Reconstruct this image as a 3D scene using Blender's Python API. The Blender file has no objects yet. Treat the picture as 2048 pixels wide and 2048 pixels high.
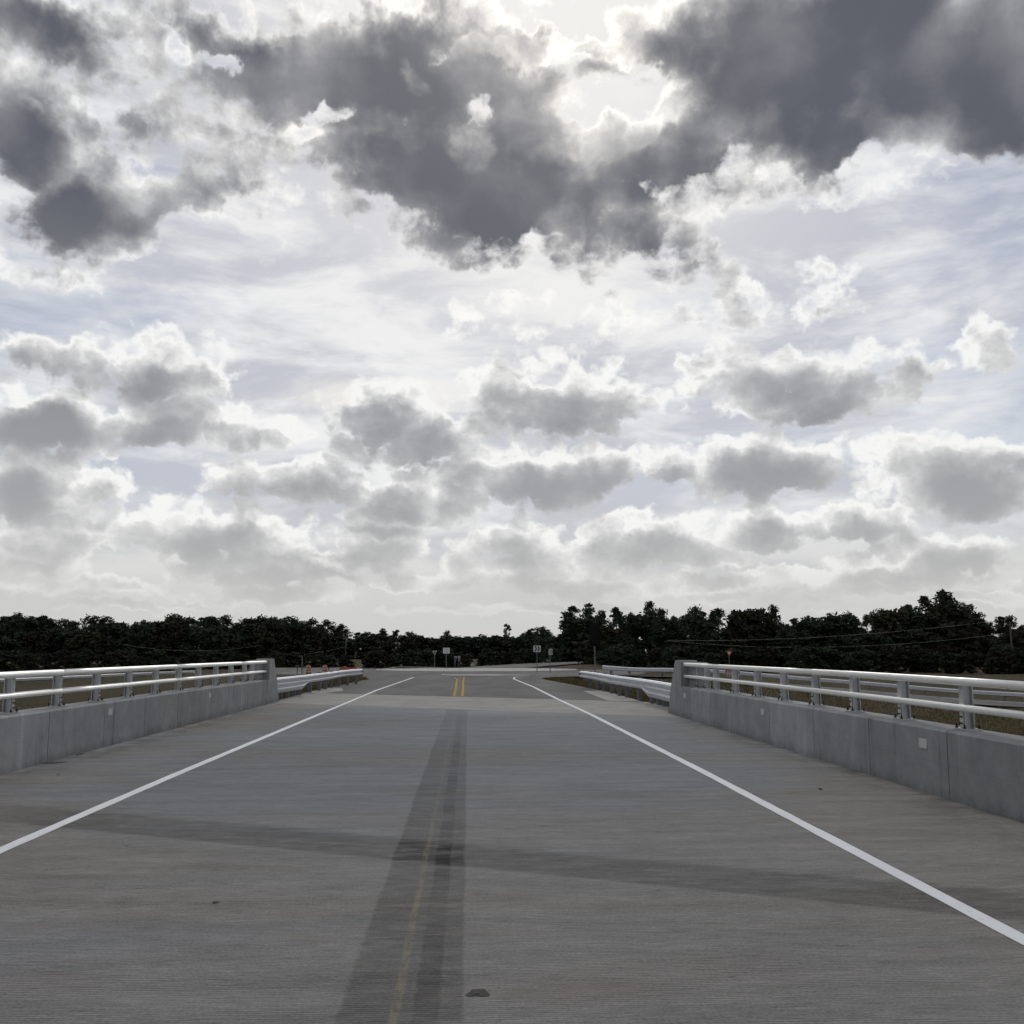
import bpy, bmesh, math, random
from mathutils import Vector, Matrix
sc = bpy.context.scene

# ---------------------------------------------------------------- camera
EYE = 1.65
cam_data = bpy.data.cameras.new('camera'); cam = bpy.data.objects.new('camera', cam_data)
sc.collection.objects.link(cam); sc.camera = cam
cam_data.sensor_fit = 'HORIZONTAL'; cam_data.sensor_width = 36.0; cam_data.lens = 36.0
cam_data.clip_start = 0.05; cam_data.clip_end = 6000.0
cam.location = (0, 0, EYE)
cam.rotation_euler = (math.radians(90 + 7.565), 0, math.radians(-2.439))
sc.view_settings.view_transform = 'Standard'; sc.view_settings.look = 'None'
sc.view_settings.exposure = 0.0; sc.view_settings.gamma = 1.0; sc.view_settings.use_curve_mapping = False
sc.cycles.max_bounces = 6; sc.cycles.diffuse_bounces = 3; sc.cycles.glossy_bounces = 3
sc.cycles.transparent_max_bounces = 6
sc.cycles.use_denoising = True
sc.cycles.use_adaptive_sampling = True; sc.cycles.adaptive_threshold = 0.03; sc.cycles.adaptive_min_samples = 8

# ---------------------------------------------------------------- sky
SUN_AZ, SUN_EL = 3.4, 36.5

class NT:
    """small helper that writes shader node trees"""
    def __init__(self, tree):
        self.t = tree; self.n = tree.nodes; self.l = tree.links
    def node(self, typ, **kw):
        nd = self.n.new(typ)
        for k, v in kw.items():
            setattr(nd, k, v)
        return nd
    def put(self, sock, v):
        if v is None: return
        if isinstance(v, bpy.types.NodeSocket): self.l.new(v, sock)
        else: sock.default_value = v
    def m(self, op, a, b=None, c=None, clamp=False):
        nd = self.node('ShaderNodeMath', operation=op); nd.use_clamp = clamp
        self.put(nd.inputs[0], a)
        if b is not None: self.put(nd.inputs[1], b)
        if c is not None: self.put(nd.inputs[2], c)
        return nd.outputs[0]
    def v(self, op, a, b=None, c=None):
        nd = self.node('ShaderNodeVectorMath', operation=op)
        self.put(nd.inputs[0], a)
        if b is not None: self.put(nd.inputs[3] if op == 'SCALE' else nd.inputs[1], b)
        if c is not None: self.put(nd.inputs[2], c)
        return nd.outputs['Value'] if op in ('LENGTH', 'DOT_PRODUCT', 'DISTANCE') else nd.outputs[0]
    def xyz(self, x=0.0, y=0.0, z=0.0):
        nd = self.node('ShaderNodeCombineXYZ')
        for i, q in enumerate((x, y, z)): self.put(nd.inputs[i], q)
        return nd.outputs[0]
    def sep(self, v):
        nd = self.node('ShaderNodeSeparateXYZ'); self.put(nd.inputs[0], v)
        return nd.outputs
    def ramp01(self, x, a, b, smooth=True, lo=0.0, hi=1.0):
        nd = self.node('ShaderNodeMapRange', interpolation_type='SMOOTHSTEP' if smooth else 'LINEAR')
        nd.clamp = True
        self.put(nd.inputs[0], x)
        for i, q in enumerate((a, b, lo, hi)): self.put(nd.inputs[1 + i], q)
        return nd.outputs[0]
    def noise(self, vec, scale, detail=4.0, rough=0.55, dist=0.0, dims='3D', lac=2.0, color=False):
        nd = self.node('ShaderNodeTexNoise', noise_dimensions=dims)
        self.put(nd.inputs['Vector'], vec)
        nd.inputs['Scale'].default_value = scale; nd.inputs['Detail'].default_value = detail
        nd.inputs['Roughness'].default_value = rough; nd.inputs['Distortion'].default_value = dist
        nd.inputs['Lacunarity'].default_value = lac
        return nd.outputs['Color'] if color else nd.outputs['Fac']
    def voro(self, vec, scale, detail=2.0, rough=0.5, dims='3D', feature='F1', out='Distance'):
        nd = self.node('ShaderNodeTexVoronoi', voronoi_dimensions=dims, feature=feature)
        self.put(nd.inputs['Vector'], vec)
        nd.inputs['Scale'].default_value = scale
        if 'Detail' in nd.inputs and nd.inputs['Detail'].enabled:
            nd.inputs['Detail'].default_value = detail; nd.inputs['Roughness'].default_value = rough
        return nd.outputs[out]
    def mix(self, f, a, b, blend='MIX'):
        nd = self.node('ShaderNodeMix', data_type='RGBA', blend_type=blend)
        self.put(nd.inputs[0], f); self.put(nd.inputs[6], a); self.put(nd.inputs[7], b)
        return nd.outputs[2]
    def mixf(self, f, a, b):
        nd = self.node('ShaderNodeMix', data_type='FLOAT')
        self.put(nd.inputs[0], f); self.put(nd.inputs[2], a); self.put(nd.inputs[3], b)
        return nd.outputs[0]

# cumulus banks: azimuth, elevation, half-widths (degrees), tilt, thickness
CLOUDS = [
    (-23.85, 30.37, 5.85, 2.44, 10, 1.1), (-24.28, 25.55, 5.12, 3.74, -10, 1.23), (-20.44, 22.59, 4.28, 3.36, 25, 1.3), (-15.93, 22.94, 3.03, 1.57, 10, 0.72),
    (-14.88, 27.82, 8.74, 5.62, -20, 0.24), (-18.74, 30.89, 3.76, 2.11, 0, 0.12), (-11.3, 26.7, 5.68, 2.9, 20, 0.26), (-23.14, 19.73, 4.27, 1.73, -10, 0.14),
    (-9.76, 25.28, 3.71, 2.08, 40, 0.22), (-11.46, 30.71, 7.52, 2.77, -10, 1.23), (-5.02, 31.25, 8.58, 4.44, 0, 1.23), (0.66, 30.95, 6.83, 4.19, 0, 0.98),
    (1.31, 26.32, 11.54, 3.99, -5, 1.37), (9.43, 26.81, 7.03, 2.36, 0, 1.1), (9.53, 23.73, 2.39, 3.09, -10, 0.91), (-5.21, 25.32, 2.77, 2.11, 0, 0.4),
    (11.75, 27.02, 4.77, 1.5, 0, 1.17), (-1.26, 33.12, 5.71, 2.02, 0, 1.1), (7.96, 31.89, 4.27, 0.83, -8, 0.45), (3.04, 31.95, 4.2, 1.77, 0, 0.91),
    (3.49, 23.07, 11.46, 1.87, 0, 0.2), (7.51, 21.89, 3.82, 1.88, 0, 0.2), (11.45, 20.89, 2.72, 1.88, 0, 0.2), (18.38, 30.96, 13.29, 4.9, 5, 1.43),
    (27.01, 29.1, 10.38, 5.04, 0, 1.43), (19.93, 26.67, 4.29, 2.27, 0, 1.17), (11.27, 32.38, 4.11, 2.17, 0, 0.98), (28.34, 25.59, 5.8, 2.03, -8, 1.04),
    (13.68, 25.35, 4.41, 2.38, -20, 0.16), (20.11, 24.46, 5.44, 1.75, -10, 0.15), (26.45, 24.57, 6.49, 1.4, 0, 0.14), (14.37, 18.48, 3.65, 1.58, -10, 0.2),
    (19.58, 18.77, 1.91, 1.69, 0, 0.2), (2.25, 18.29, 3.12, 1.62, 0, 0.13), (28.1, 15.67, 1.83, 1.92, 0, 0.32), (8.37, 18.2, 3.09, 1.29, 0, 0.12),
    (-21.05, 14.72, 3.48, 1.51, 0, 0.55), (-16.8, 14.58, 4.6, 2.18, 0, 0.85), (-22.39, 11.35, 4.79, 2.12, 0, 0.9), (-16.13, 11.85, 5.22, 1.64, 8, 0.8),
    (-12.78, 11.2, 1.91, 1.29, 0, 0.3), (-10.23, 11.75, 2.02, 1.11, 0, 0.24), (-4.38, 12.98, 4.38, 2.47, 0, 0.75), (-2.26, 11.7, 3.73, 1.99, 15, 0.75),
    (-6.57, 11.31, 1.66, 1.98, 0, 0.3), (5.29, 14.07, 6.82, 2.64, 0, 0.95), (1.95, 14.38, 3.09, 1.65, 0, 0.5), (16.59, 15.1, 4.85, 1.92, 0, 0.85),
    (19.08, 13.24, 5.34, 1.65, 0, 0.85), (22.42, 14.24, 3.64, 2.33, 0, 0.34), (13.7, 15.41, 1.66, 1.29, 0, 0.3), (4.06, 9.52, 6.43, 2.17, 0, 0.85),
    (6.76, 9.79, 3.71, 2.0, 0, 0.7), (0.45, 10.11, 2.72, 1.34, 0, 0.45), (16.41, 9.68, 5.75, 2.43, 0, 0.9), (11.65, 9.69, 2.81, 1.49, 0, 0.5),
    (26.05, 8.46, 5.12, 2.46, -5, 0.9), (24.07, 9.97, 2.94, 1.55, 0, 0.4), (27.87, 9.69, 2.5, 1.51, 0, 0.4), (-22.96, 8.21, 4.15, 2.27, 0, 0.85),
    (-19.55, 8.15, 1.6, 1.71, 0, 0.3), (-14.26, 6.14, 7.4, 1.92, 0, 0.7), (-21.34, 6.0, 3.95, 1.23, 0, 0.4), (-9.57, 8.88, 6.15, 1.64, 0, 0.42),
    (-3.72, 8.58, 3.18, 1.67, 0, 0.55), (-4.29, 7.34, 3.66, 0.87, 0, 0.6), (-0.73, 8.03, 2.02, 1.67, 0, 0.4), (2.56, 5.96, 4.37, 1.67, 0, 0.7),
    (9.67, 5.92, 5.95, 1.83, 0, 0.75), (-4.26, 5.78, 3.32, 1.83, 0, 0.6), (16.03, 6.38, 3.18, 1.63, 0, 0.6), (20.99, 6.36, 4.24, 1.27, 0, 0.6),
    (25.61, 4.8, 3.69, 1.69, 0, 0.55), (-22.75, 4.6, 3.85, 1.51, 0, 0.5), (-11.14, 4.22, 6.32, 1.46, 0, 0.45), (3.45, 4.19, 7.35, 1.34, 0, 0.4),
    (17.89, 3.75, 8.06, 0.96, 0, 0.4), (-20.43, 2.99, 5.68, 0.67, 0, 0.5), (-10.54, 2.87, 5.7, 0.65, 0, 0.5), (-1.88, 3.59, 4.99, 0.67, 0, 0.5),
    (7.29, 3.23, 6.62, 0.73, 0, 0.5), (15.64, 2.81, 5.69, 0.58, 0, 0.45), (23.23, 3.36, 5.85, 0.69, 0, 0.5), (27.7, 2.45, 3.28, 0.54, 0, 0.4),
    (-16.51, 1.95, 6.55, 0.38, 0, 0.4), (2.26, 2.07, 8.63, 0.4, 0, 0.4), (19.46, 1.84, 7.9, 0.38, 0, 0.4), (-6.87, 4.66, 3.27, 0.79, 0, 0.5),
    (13.13, 4.64, 3.56, 0.66, 0, 0.5), (21.98, 4.56, 3.58, 0.63, 0, 0.5),
]
# gaps torn in the banks
GAPS = [
    (-0.02, 29.04, 1.42, 1.33, 0, 0.33), (4.97, 34.01, 2.3, 1.14, -15, 1.17), (9.02, 29.74, 5.24, 1.39, 26, 0.81), (-14.66, 30.52, 1.39, 0.92, 0, 0.91),
    (-1.57, 32.26, 1.07, 1.1, 0, 0.4), (-25.34, 29.59, 0.85, 1.02, 0, 0.4), (-24.61, 26.58, 0.85, 0.48, 0, 0.5), (4.59, 25.37, 1.41, 1.82, -20, 0.25),
    (2.25, 33.41, 2.17, 0.81, 0, 0.3), (-7.74, 28.43, 2.07, 0.86, 0, 0.3),
]

def banks_group(rect, idx):
    """thickness of the cloud banks near rect, as a node group"""
    g = bpy.data.node_groups.new('cloud_banks_%d' % idx, 'ShaderNodeTree')
    g.interface.new_socket('Place', in_out='INPUT', socket_type='NodeSocketVector')
    g.interface.new_socket('Wild', in_out='INPUT', socket_type='NodeSocketFloat')
    g.interface.new_socket('Thickness', in_out='OUTPUT', socket_type='NodeSocketFloat')
    q = NT(g); gi = q.node('NodeGroupInput'); go = q.node('NodeGroupOutput')
    pb = q.v('MULTIPLY', gi.outputs[0], (1.0, 1.0, 0.0)); pxy = q.sep(pb)
    acc = q.m('MAXIMUM', gi.outputs[1], -0.35); n = 0
    for lst, gap in ((CLOUDS, False), (GAPS, True)):
        for c in lst:
            mg = 4.5 + 0.6 * max(c[2], c[3])
            if rect is None or c[0] + c[2] + mg < rect[0] or c[0] - c[2] - mg > rect[1] or c[1] + c[3] + mg < rect[2] or c[1] - c[3] - mg > rect[3]:
                continue
            n += 1
            if n % 14 == 0:                          # keeps the shader's stack small
                pb = q.xyz(pxy[0], pxy[1], q.m('MULTIPLY', acc, 1e-6))
            mp = q.node('ShaderNodeMapping', vector_type='TEXTURE')
            q.put(mp.inputs['Vector'], pb)
            mp.inputs['Location'].default_value = (c[0], c[1], 0)
            mp.inputs['Rotation'].default_value = (0, 0, math.radians(c[4]))
            mp.inputs['Scale'].default_value = (c[2], c[3], 1)
            k = max(c[5], 0.75)
            b = q.m('MULTIPLY_ADD', q.v('LENGTH', mp.outputs[0]), -k, k)
            if c[5] < 0.75: b = q.m('MINIMUM', b, c[5])
            acc = q.m('MAXIMUM', q.m('SUBTRACT', acc, q.m('MAXIMUM', b, 0.0)), q.m('MINIMUM', acc, 0.06)) if gap else q.m('SMOOTH_MAX', acc, b, 0.15)
    q.l.new(acc, go.inputs[0])
    return g

def sky_group(rect, idx):
    """whole sky, with the cloud banks that reach into rect = (az0, az1, el0, el1)"""
    banks = banks_group(rect, idx)
    g = bpy.data.node_groups.new('sky_stretch_%d' % idx, 'ShaderNodeTree')
    g.interface.new_socket('Azimuth', in_out='INPUT', socket_type='NodeSocketFloat')
    g.interface.new_socket('Elevation', in_out='INPUT', socket_type='NodeSocketFloat')
    g.interface.new_socket('Background', in_out='OUTPUT', socket_type='NodeSocketShader')
    t = NT(g); gi = t.node('NodeGroupInput'); go = t.node('NodeGroupOutput')
    az, el = gi.outputs[0], gi.outputs[1]
    P = t.xyz(az, el, 0.0)
    low = t.ramp01(el, 22.0, 8.0)                       # 1 near the horizon
    # ragged outlines: bend the lookup by two sizes of turbulence
    w1 = t.v('SUBTRACT', t.noise(P, 0.13, 2.0, 0.5, dims='2D', color=True), (0.5, 0.5, 0.5))
    w2 = t.v('SUBTRACT', t.noise(P, 0.60, 3.0, 0.6, dims='2D', color=True), (0.5, 0.5, 0.5))
    warp = t.v('ADD', t.v('SCALE', w1, t.mixf(low, 4.6, 1.5)), t.v('SCALE', w2, t.mixf(low, 1.7, 1.15)))
    to_sun = t.v('SUBTRACT', (SUN_AZ, SUN_EL, 0.0), P)
    dist_sun = t.v('LENGTH', to_sun)
    step = t.v('SCALE', t.v('NORMALIZE', to_sun), t.mixf(low, 1.9, 1.0))
    offs = t.m('MAXIMUM', t.ramp01(t.m('ABSOLUTE', t.m('SUBTRACT', az, 2.4)), 31.0, 40.0), t.ramp01(el, 37.0, 43.0))
    wild = t.m('MULTIPLY_ADD', t.noise(P, 0.055, 3.0, 0.5, dims='2D'), 3.6, -1.58)
    wild = t.mixf(offs, -0.5, wild)
    def density(pos, octaves, billow):
        gr = t.node('ShaderNodeGroup'); gr.node_tree = banks
        t.put(gr.inputs[0], t.v('ADD', pos, warp)); t.put(gr.inputs[1], wild)
        pn = t.v('MULTIPLY', pos, (0.36, 0.46, 1.0))
        nz = t.noise(pn, 1.0, octaves, 0.58, 0.15, dims='2D')
        r = t.m('MULTIPLY_ADD', t.m('SUBTRACT', nz, 0.48), t.mixf(low, 0.90, 0.62), gr.outputs[0])
        if billow:
            bl = t.voro(t.v('ADD', pn, t.v('SCALE', w2, 0.6)), 1.45, 2.0, 0.5, dims='2D')
            r = t.m('MULTIPLY_ADD', t.m('SUBTRACT', 0.40, bl), t.mixf(low, 0.30, 0.38), r)
        return r, nz
    D, nz = density(P, 7.0, True)
    D2, _ = density(t.v('ADD', P, step), 4.0, False)
    alpha = t.ramp01(D, -0.08, t.mixf(low, 0.24, 0.13))
    off = t.mixf(low, 0.07, 0.115)
    tau = t.m('ADD', t.m('MULTIPLY', t.m('MAXIMUM', t.m('SUBTRACT', D, off), 0.0), t.mixf(low, TAU1, TAU1 * 1.3)), t.m('MULTIPLY', t.m('MAXIMUM', t.m('SUBTRACT', D2, off), 0.0), t.mixf(low, TAU2, TAU2 * 1.5)))
    soft = t.m('ADD', t.sep(w1)[2], t.m('MULTIPLY', t.m('SUBTRACT', nz, 0.5), 0.25))
    tau = t.m('MULTIPLY', tau, t.ramp01(soft, -0.22, 0.22, smooth=False, lo=1.40, hi=0.75))
    T = t.ramp01(t.m('EXPONENT', t.m('MULTIPLY', tau, -1.0)), 0.03, 0.78, smooth=False)
    # clear sky
    sky = t.node('ShaderNodeTexSky', sky_type='NISHITA')
    sky.sun_disc = False
    sky.sun_elevation = math.radians(SUN_EL); sky.sun_rotation = math.radians(SUN_AZ)
    sky.altitude = 60.0; sky.air_density = 1.0; sky.dust_density = 1.0; sky.ozone_density = 2.5
    skyc = t.mix(1.0, sky.outputs[0], SKYK, 'MULTIPLY')
    # thin high veil, drawn out sideways
    cir = t.noise(t.v('MULTIPLY', P, (0.055, 0.25, 1.0)), 1.0, 6.0, 0.60, 0.35, dims='2D')
    mid = t.m('SUBTRACT', 1.0, t.ramp01(t.m('ABSOLUTE', t.m('SUBTRACT', az, 2.0)), 4.0, 36.0))
    veil = t.m('MULTIPLY_ADD', mid, 0.28, cir)
    veilf = t.ramp01(veil, 0.36, 0.74, lo=0.46, hi=0.98)
    cir2 = t.noise(t.v('ADD', t.v('MULTIPLY', P, (0.09, 0.30, 1.0)), t.v('SCALE', w1, 0.25)), 1.0, 5.0, 0.6, 0.2, dims='2D')
    milk = t.mix(t.ramp01(cir2, 0.34, 0.66), (5.6, 5.7, 6.3, 1), (8.7, 8.7, 8.7, 1))
    veilc = t.mix(t.ramp01(dist_sun, 26.0, 3.0), milk, (8.9, 8.75, 8.5, 1))
    warm = t.v('LENGTH', t.v('MULTIPLY', t.v('SUBTRACT', P, (-5.2, 13.8, 0.0)), (0.15, 0.55, 1.0)))
    veilc = t.mix(t.ramp01(warm, 1.0, 0.0, hi=0.75), veilc, (9.2, 8.8, 8.0, 1))
    base = t.mix(veilf, skyc, veilc)
    base = t.mix(t.ramp01(el, 9.5, 0.5, hi=0.95), base, (6.1, 6.1, 5.9, 1))      # pale air along the horizon
    # cumulus
    glow = t.ramp01(dist_sun, 26.0, 1.0)
    bright = t.mix(glow, (9.2, 9.2, 9.1, 1), (11.5, 11.1, 10.4, 1))
    dk_hi = t.mix(t.ramp01(dist_sun, 20.0, 3.0), (1.16, 1.22, 1.48, 1), (1.9, 1.92, 2.1, 1))
    dk_hi = t.mix(t.ramp01(soft, -0.12, 0.20, hi=0.55), dk_hi, (3.0, 3.0, 3.2, 1))
    dark = t.mix(t.ramp01(el, 24.0, 14.0), dk_hi, (2.9, 2.95, 3.15, 1))
    dark = t.mix(t.ramp01(el, 14.0, 5.0), dark, (3.9, 3.93, 4.05, 1))
    cloud = t.mix(T, dark, bright)
    cloud = t.mix(t.ramp01(el, 7.0, 0.3, hi=0.90), cloud, (6.1, 6.1, 5.9, 1))
    col = t.mix(alpha, base, cloud)
    bg = t.node('ShaderNodeBackground'); bg.inputs['Strength'].default_value = 0.1
    t.l.new(col, bg.inputs['Color']); t.l.new(bg.outputs[0], go.inputs[0])
    return g

def build_world():
    w = bpy.data.worlds.new("World"); sc.world = w; w.use_nodes = True
    t = NT(w.node_tree); t.n.clear()
    out = t.node('ShaderNodeOutputWorld')
    d = t.v('NORMALIZE', t.node('ShaderNodeTexCoord').outputs['Generated'])
    s = t.sep(d)
    az = t.m('MULTIPLY', t.m('ARCTAN2', s[0], s[1]), 57.29578)
    el = t.m('MULTIPLY', t.m('ARCSINE', s[2]), 57.29578)
    count = [0]
    def sky_shader(rect):
        gr = t.node('ShaderNodeGroup'); gr.node_tree = sky_group(rect, count[0]); count[0] += 1
        t.put(gr.inputs[0], az); t.put(gr.inputs[1], el); return gr.outputs[0]
    def choose(f, a, b):
        nd = t.node('ShaderNodeMixShader'); t.put(nd.inputs[0], f)
        t.l.new(a, nd.inputs[1]); t.l.new(b, nd.inputs[2]); return nd.outputs[0]
    # one branch per stretch of sky, so that a ray only works out the clouds near it
    CUT = 18.5; AZC = (-11.0, 3.0, 16.0); rows = []
    for e0, e1 in ((-2.0, CUT), (CUT, 46.0)):
        edges = (-42.0,) + AZC + (46.0,)
        sh = sky_shader((edges[0], edges[1], e0, e1))
        for i in range(1, len(edges) - 1):
            sh = choose(t.m('GREATER_THAN', az, edges[i]), sh, sky_shader((edges[i], edges[i + 1], e0, e1)))
        rows.append(sh)
    inner = choose(t.m('GREATER_THAN', el, CUT), rows[0], rows[1])
    outside = t.m('MAXIMUM', t.m('GREATER_THAN', t.m('ABSOLUTE', t.m('SUBTRACT', az, 2.0)), 44.0), t.m('GREATER_THAN', el, 46.0))
    allsky = choose(outside, inner, sky_shader(None))
    gb = t.node('ShaderNodeBackground'); gb.inputs['Strength'].default_value = 0.1
    gb.inputs['Color'].default_value = (1.0, 0.95, 0.85, 1)      # earth below the horizon
    t.l.new(choose(t.m('LESS_THAN', el, -1.0), allsky, gb.outputs[0]), out.inputs[0])
    w.cycles.sampling_method = 'NONE'
SKYK = (0.60, 0.60, 0.62, 1); NAMP = 1.0; TAU1 = 1.7; TAU2 = 2.6
build_world()

# ---------------------------------------------------------------- sun (veiled by the cloud bank)
sun_l = bpy.data.lights.new('sun', 'SUN'); sun_l.energy = 0.9; sun_l.angle = math.radians(14.0)
sun_l.color = (1.0, 0.96, 0.90)
sun_o = bpy.data.objects.new('sun', sun_l); sc.collection.objects.link(sun_o)
sun_dir = Vector((math.sin(math.radians(SUN_AZ)) * math.cos(math.radians(SUN_EL)),
                  math.cos(math.radians(SUN_AZ)) * math.cos(math.radians(SUN_EL)), math.sin(math.radians(SUN_EL))))
sun_o.rotation_euler = sun_dir.to_track_quat('Z', 'Y').to_euler()
sun_o.location = (0, -5, 30)

# ---------------------------------------------------------------- helpers
COL = sc.collection
R = random.Random(295)

def zr(y):                       # road profile: level on the bridge, then a slight fall
    return -0.0038 * max(0.0, y - 14.0)

class MB:
    """collects geometry for one mesh"""
    def __init__(self): self.v = []; self.f = []; self.s = []
    def add(self, verts, faces, smooth=False):
        o = len(self.v); self.v += [tuple(q) for q in verts]
        self.f += [tuple(i + o for i in fc) for fc in faces]; self.s += [smooth] * len(faces)
        return self
    def box(self, c, s, rz=0.0, taper=1.0):
        hx, hy, hz = s[0] / 2, s[1] / 2, s[2] / 2
        ca, sa = math.cos(rz), math.sin(rz); vs = []
        for dz, k in ((-hz, 1.0), (hz, taper)):
            for dx, dy in ((-hx, -hy), (hx, -hy), (hx, hy), (-hx, hy)):
                x, y = dx * k, dy * k
                vs.append((c[0] + x * ca - y * sa, c[1] + x * sa + y * ca, c[2] + dz))
        return self.add(vs, [(3, 2, 1, 0), (4, 5, 6, 7), (0, 1, 5, 4), (1, 2, 6, 5), (2, 3, 7, 6), (3, 0, 4, 7)])
    def prism(self, pts, axis, a, b):
        """polygon extruded along an axis (x, y or z) from a to b; pts in the other two axes"""
        n = len(pts); vs = []
        for k in (a, b):
            for p, q in pts:
                vs.append((k, p, q) if axis == 'x' else (p, k, q) if axis == 'y' else (p, q, k))
        fs = [tuple(range(n - 1, -1, -1)), tuple(range(n, 2 * n))] + [(i, (i + 1) % n, n + (i + 1) % n, n + i) for i in range(n)]
        return self.add(vs, fs)
    def sweep(self, prof, path, closed=True, smooth=True, caps=True, ups=None):
        """profile (lateral, up) or list of profiles, swept along a 3D path kept upright"""
        P = [Vector(p) for p in path]; n = len(P); vs = []
        many = isinstance(prof[0][0], (list, tuple))
        m = len(prof[0]) if many else len(prof)
        for i in range(n):
            t = (P[min(i + 1, n - 1)] - P[max(i - 1, 0)]); t.z = 0; t.normalize()
            side = Vector((t.y, -t.x, 0))
            pr = prof[i] if many else prof
            for a, b in pr:
                q = P[i] + side * a; vs.append((q.x, q.y, q.z + b))
        fs = []
        for i in range(n - 1):
            for j in range(m if closed else m - 1):
                k = (j + 1) % m
                fs.append((i * m + j, i * m + k, (i + 1) * m + k, (i + 1) * m + j))
        self.add(vs, fs, smooth)
        if closed and caps:
            o = len(self.v) - n * m
            self.f += [tuple(o + j for j in range(m - 1, -1, -1)), tuple(o + (n - 1) * m + j for j in range(m))]; self.s += [False, False]
        return self
    def tube(self, pts, rad, seg=8, caps=True):
        P = [Vector(p) for p in pts]; n = len(P); vs = []
        for i in range(n):
            t = (P[min(i + 1, n - 1)] - P[max(i - 1, 0)]).normalized()
            u = t.cross(Vector((0.31, 0.2, 0.9)) if abs(t.z) < 0.8 else Vector((1, 0.1, 0))).normalized(); w = t.cross(u)
            r = rad[i] if isinstance(rad, (list, tuple)) else rad
            for k in range(seg):
                a = 2 * math.pi * k / seg
                vs.append(P[i] + u * (r * math.cos(a)) + w * (r * math.sin(a)))
        fs = [(i * seg + k, i * seg + (k + 1) % seg, (i + 1) * seg + (k + 1) % seg, (i + 1) * seg + k) for i in range(n - 1) for k in range(seg)]
        self.add(vs, fs, True)
        if caps:
            o = len(self.v) - n * seg
            self.f += [tuple(o + k for k in range(seg - 1, -1, -1)), tuple(o + (n - 1) * seg + k for k in range(seg))]; self.s += [False, False]
        return self
    def lathe(self, c, prof, seg=20):
        """prof: list of (radius, z)"""
        vs = []
        for r, z in prof:
            for k in range(seg):
                a = 2 * math.pi * k / seg; vs.append((c[0] + r * math.cos(a), c[1] + r * math.sin(a), c[2] + z))
        n = len(prof)
        fs = [(i * seg + k, i * seg + (k + 1) % seg, (i + 1) * seg + (k + 1) % seg, (i + 1) * seg + k) for i in range(n - 1) for k in range(seg)]
        fs.append(tuple((n - 1) * seg + k for k in range(seg)))
        return self.add(vs, fs, False)
    def sheet(self, left, right):
        n = len(left)
        return self.add(list(left) + list(right), [(i, n + i, n + i + 1, i + 1) for i in range(n - 1)])
    def mesh(self, name):
        me = bpy.data.meshes.new(name); me.from_pydata(self.v, [], self.f); me.update()
        me.polygons.foreach_set('use_smooth', self.s)
        return me
    def build(self, name, mat, parent=None, loc=(0, 0, 0), flip=True):
        me = self.mesh(name)
        if flip:
            bm = bmesh.new(); bm.from_mesh(me); bmesh.ops.recalc_face_normals(bm, faces=bm.faces); bm.to_mesh(me); bm.free()
        return obj(name, me, mat, parent, loc)

def obj(name, me, mat, parent=None, loc=(0, 0, 0), rz=0.0):
    o = bpy.data.objects.new(name, me); COL.objects.link(o)
    if mat is not None and not me.materials: me.materials.append(mat)
    o.location = loc; o.rotation_euler = (0, 0, rz)
    if parent is not None: o.parent = parent
    return o

def tag(o, label, cat, group=None):
    o['label'] = label; o['category'] = cat
    if group: o['group'] = group
    return o

def thing(name, label, cat, loc=(0, 0, 0), rz=0.0, group=None):
    o = bpy.data.objects.new(name, None); COL.objects.link(o)
    o.empty_display_size = 0.2; o.location = loc; o.rotation_euler = (0, 0, rz)
    return tag(o, label, cat, group)

def structure(o): o['kind'] = 'structure'; return o

def copy_tree(src, loc=None, rz=None, scale=None, parent=None):
    c = src.copy(); COL.objects.link(c)
    if parent is not None: c.parent = parent
    if loc is not None: c.location = loc
    if rz is not None: c.rotation_euler = (0, 0, rz)
    if scale is not None: c.scale = scale
    for ch in list(src.children):
        copy_tree(ch, parent=c)
    return c

def lerp(a, b, t): return a + (b - a) * t
def sstep(x, a, b):
    t = min(1.0, max(0.0, (x - a) / (b - a))); return t * t * (3 - 2 * t)

def resample(pts, step):
    out = [Vector(pts[0])]
    P = [Vector(p) for p in pts]
    for a, b in zip(P[:-1], P[1:]):
        n = max(1, int(round((b - a).length / step)))
        for k in range(1, n + 1): out.append(a.lerp(b, k / n))
    return out

def smooth_path(pts, step):
    """Catmull-Rom through the points"""
    P = [Vector(p) for p in pts]; P = [P[0] * 2 - P[1]] + P + [P[-1] * 2 - P[-2]]
    out = []
    for i in range(1, len(P) - 2):
        a, b, c, d = P[i - 1:i + 3]; n = max(2, int((c - b).length / step))
        for k in range(n):
            t = k / n
            out.append(0.5 * ((2 * b) + (c - a) * t + (2 * a - 5 * b + 4 * c - d) * t * t + (3 * b - a - 3 * c + d) * t ** 3))
    out.append(P[-2]); return out

# ---------------------------------------------------------------- materials
def new_mat(name):
    m = bpy.data.materials.new(name); m.use_nodes = True
    t = NT(m.node_tree); b = m.node_tree.nodes['Principled BSDF']
    return m, t, b

def world_pos(t):
    return t.node('ShaderNodeNewGeometry').outputs['Position']

def bump(t, b, h, strength=0.3, dist=0.01):
    nd = t.node('ShaderNodeBump'); nd.inputs['Strength'].default_value = strength; nd.inputs['Distance'].default_value = dist
    t.put(nd.inputs['Height'], h); t.l.new(nd.outputs[0], b.inputs['Normal'])

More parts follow.
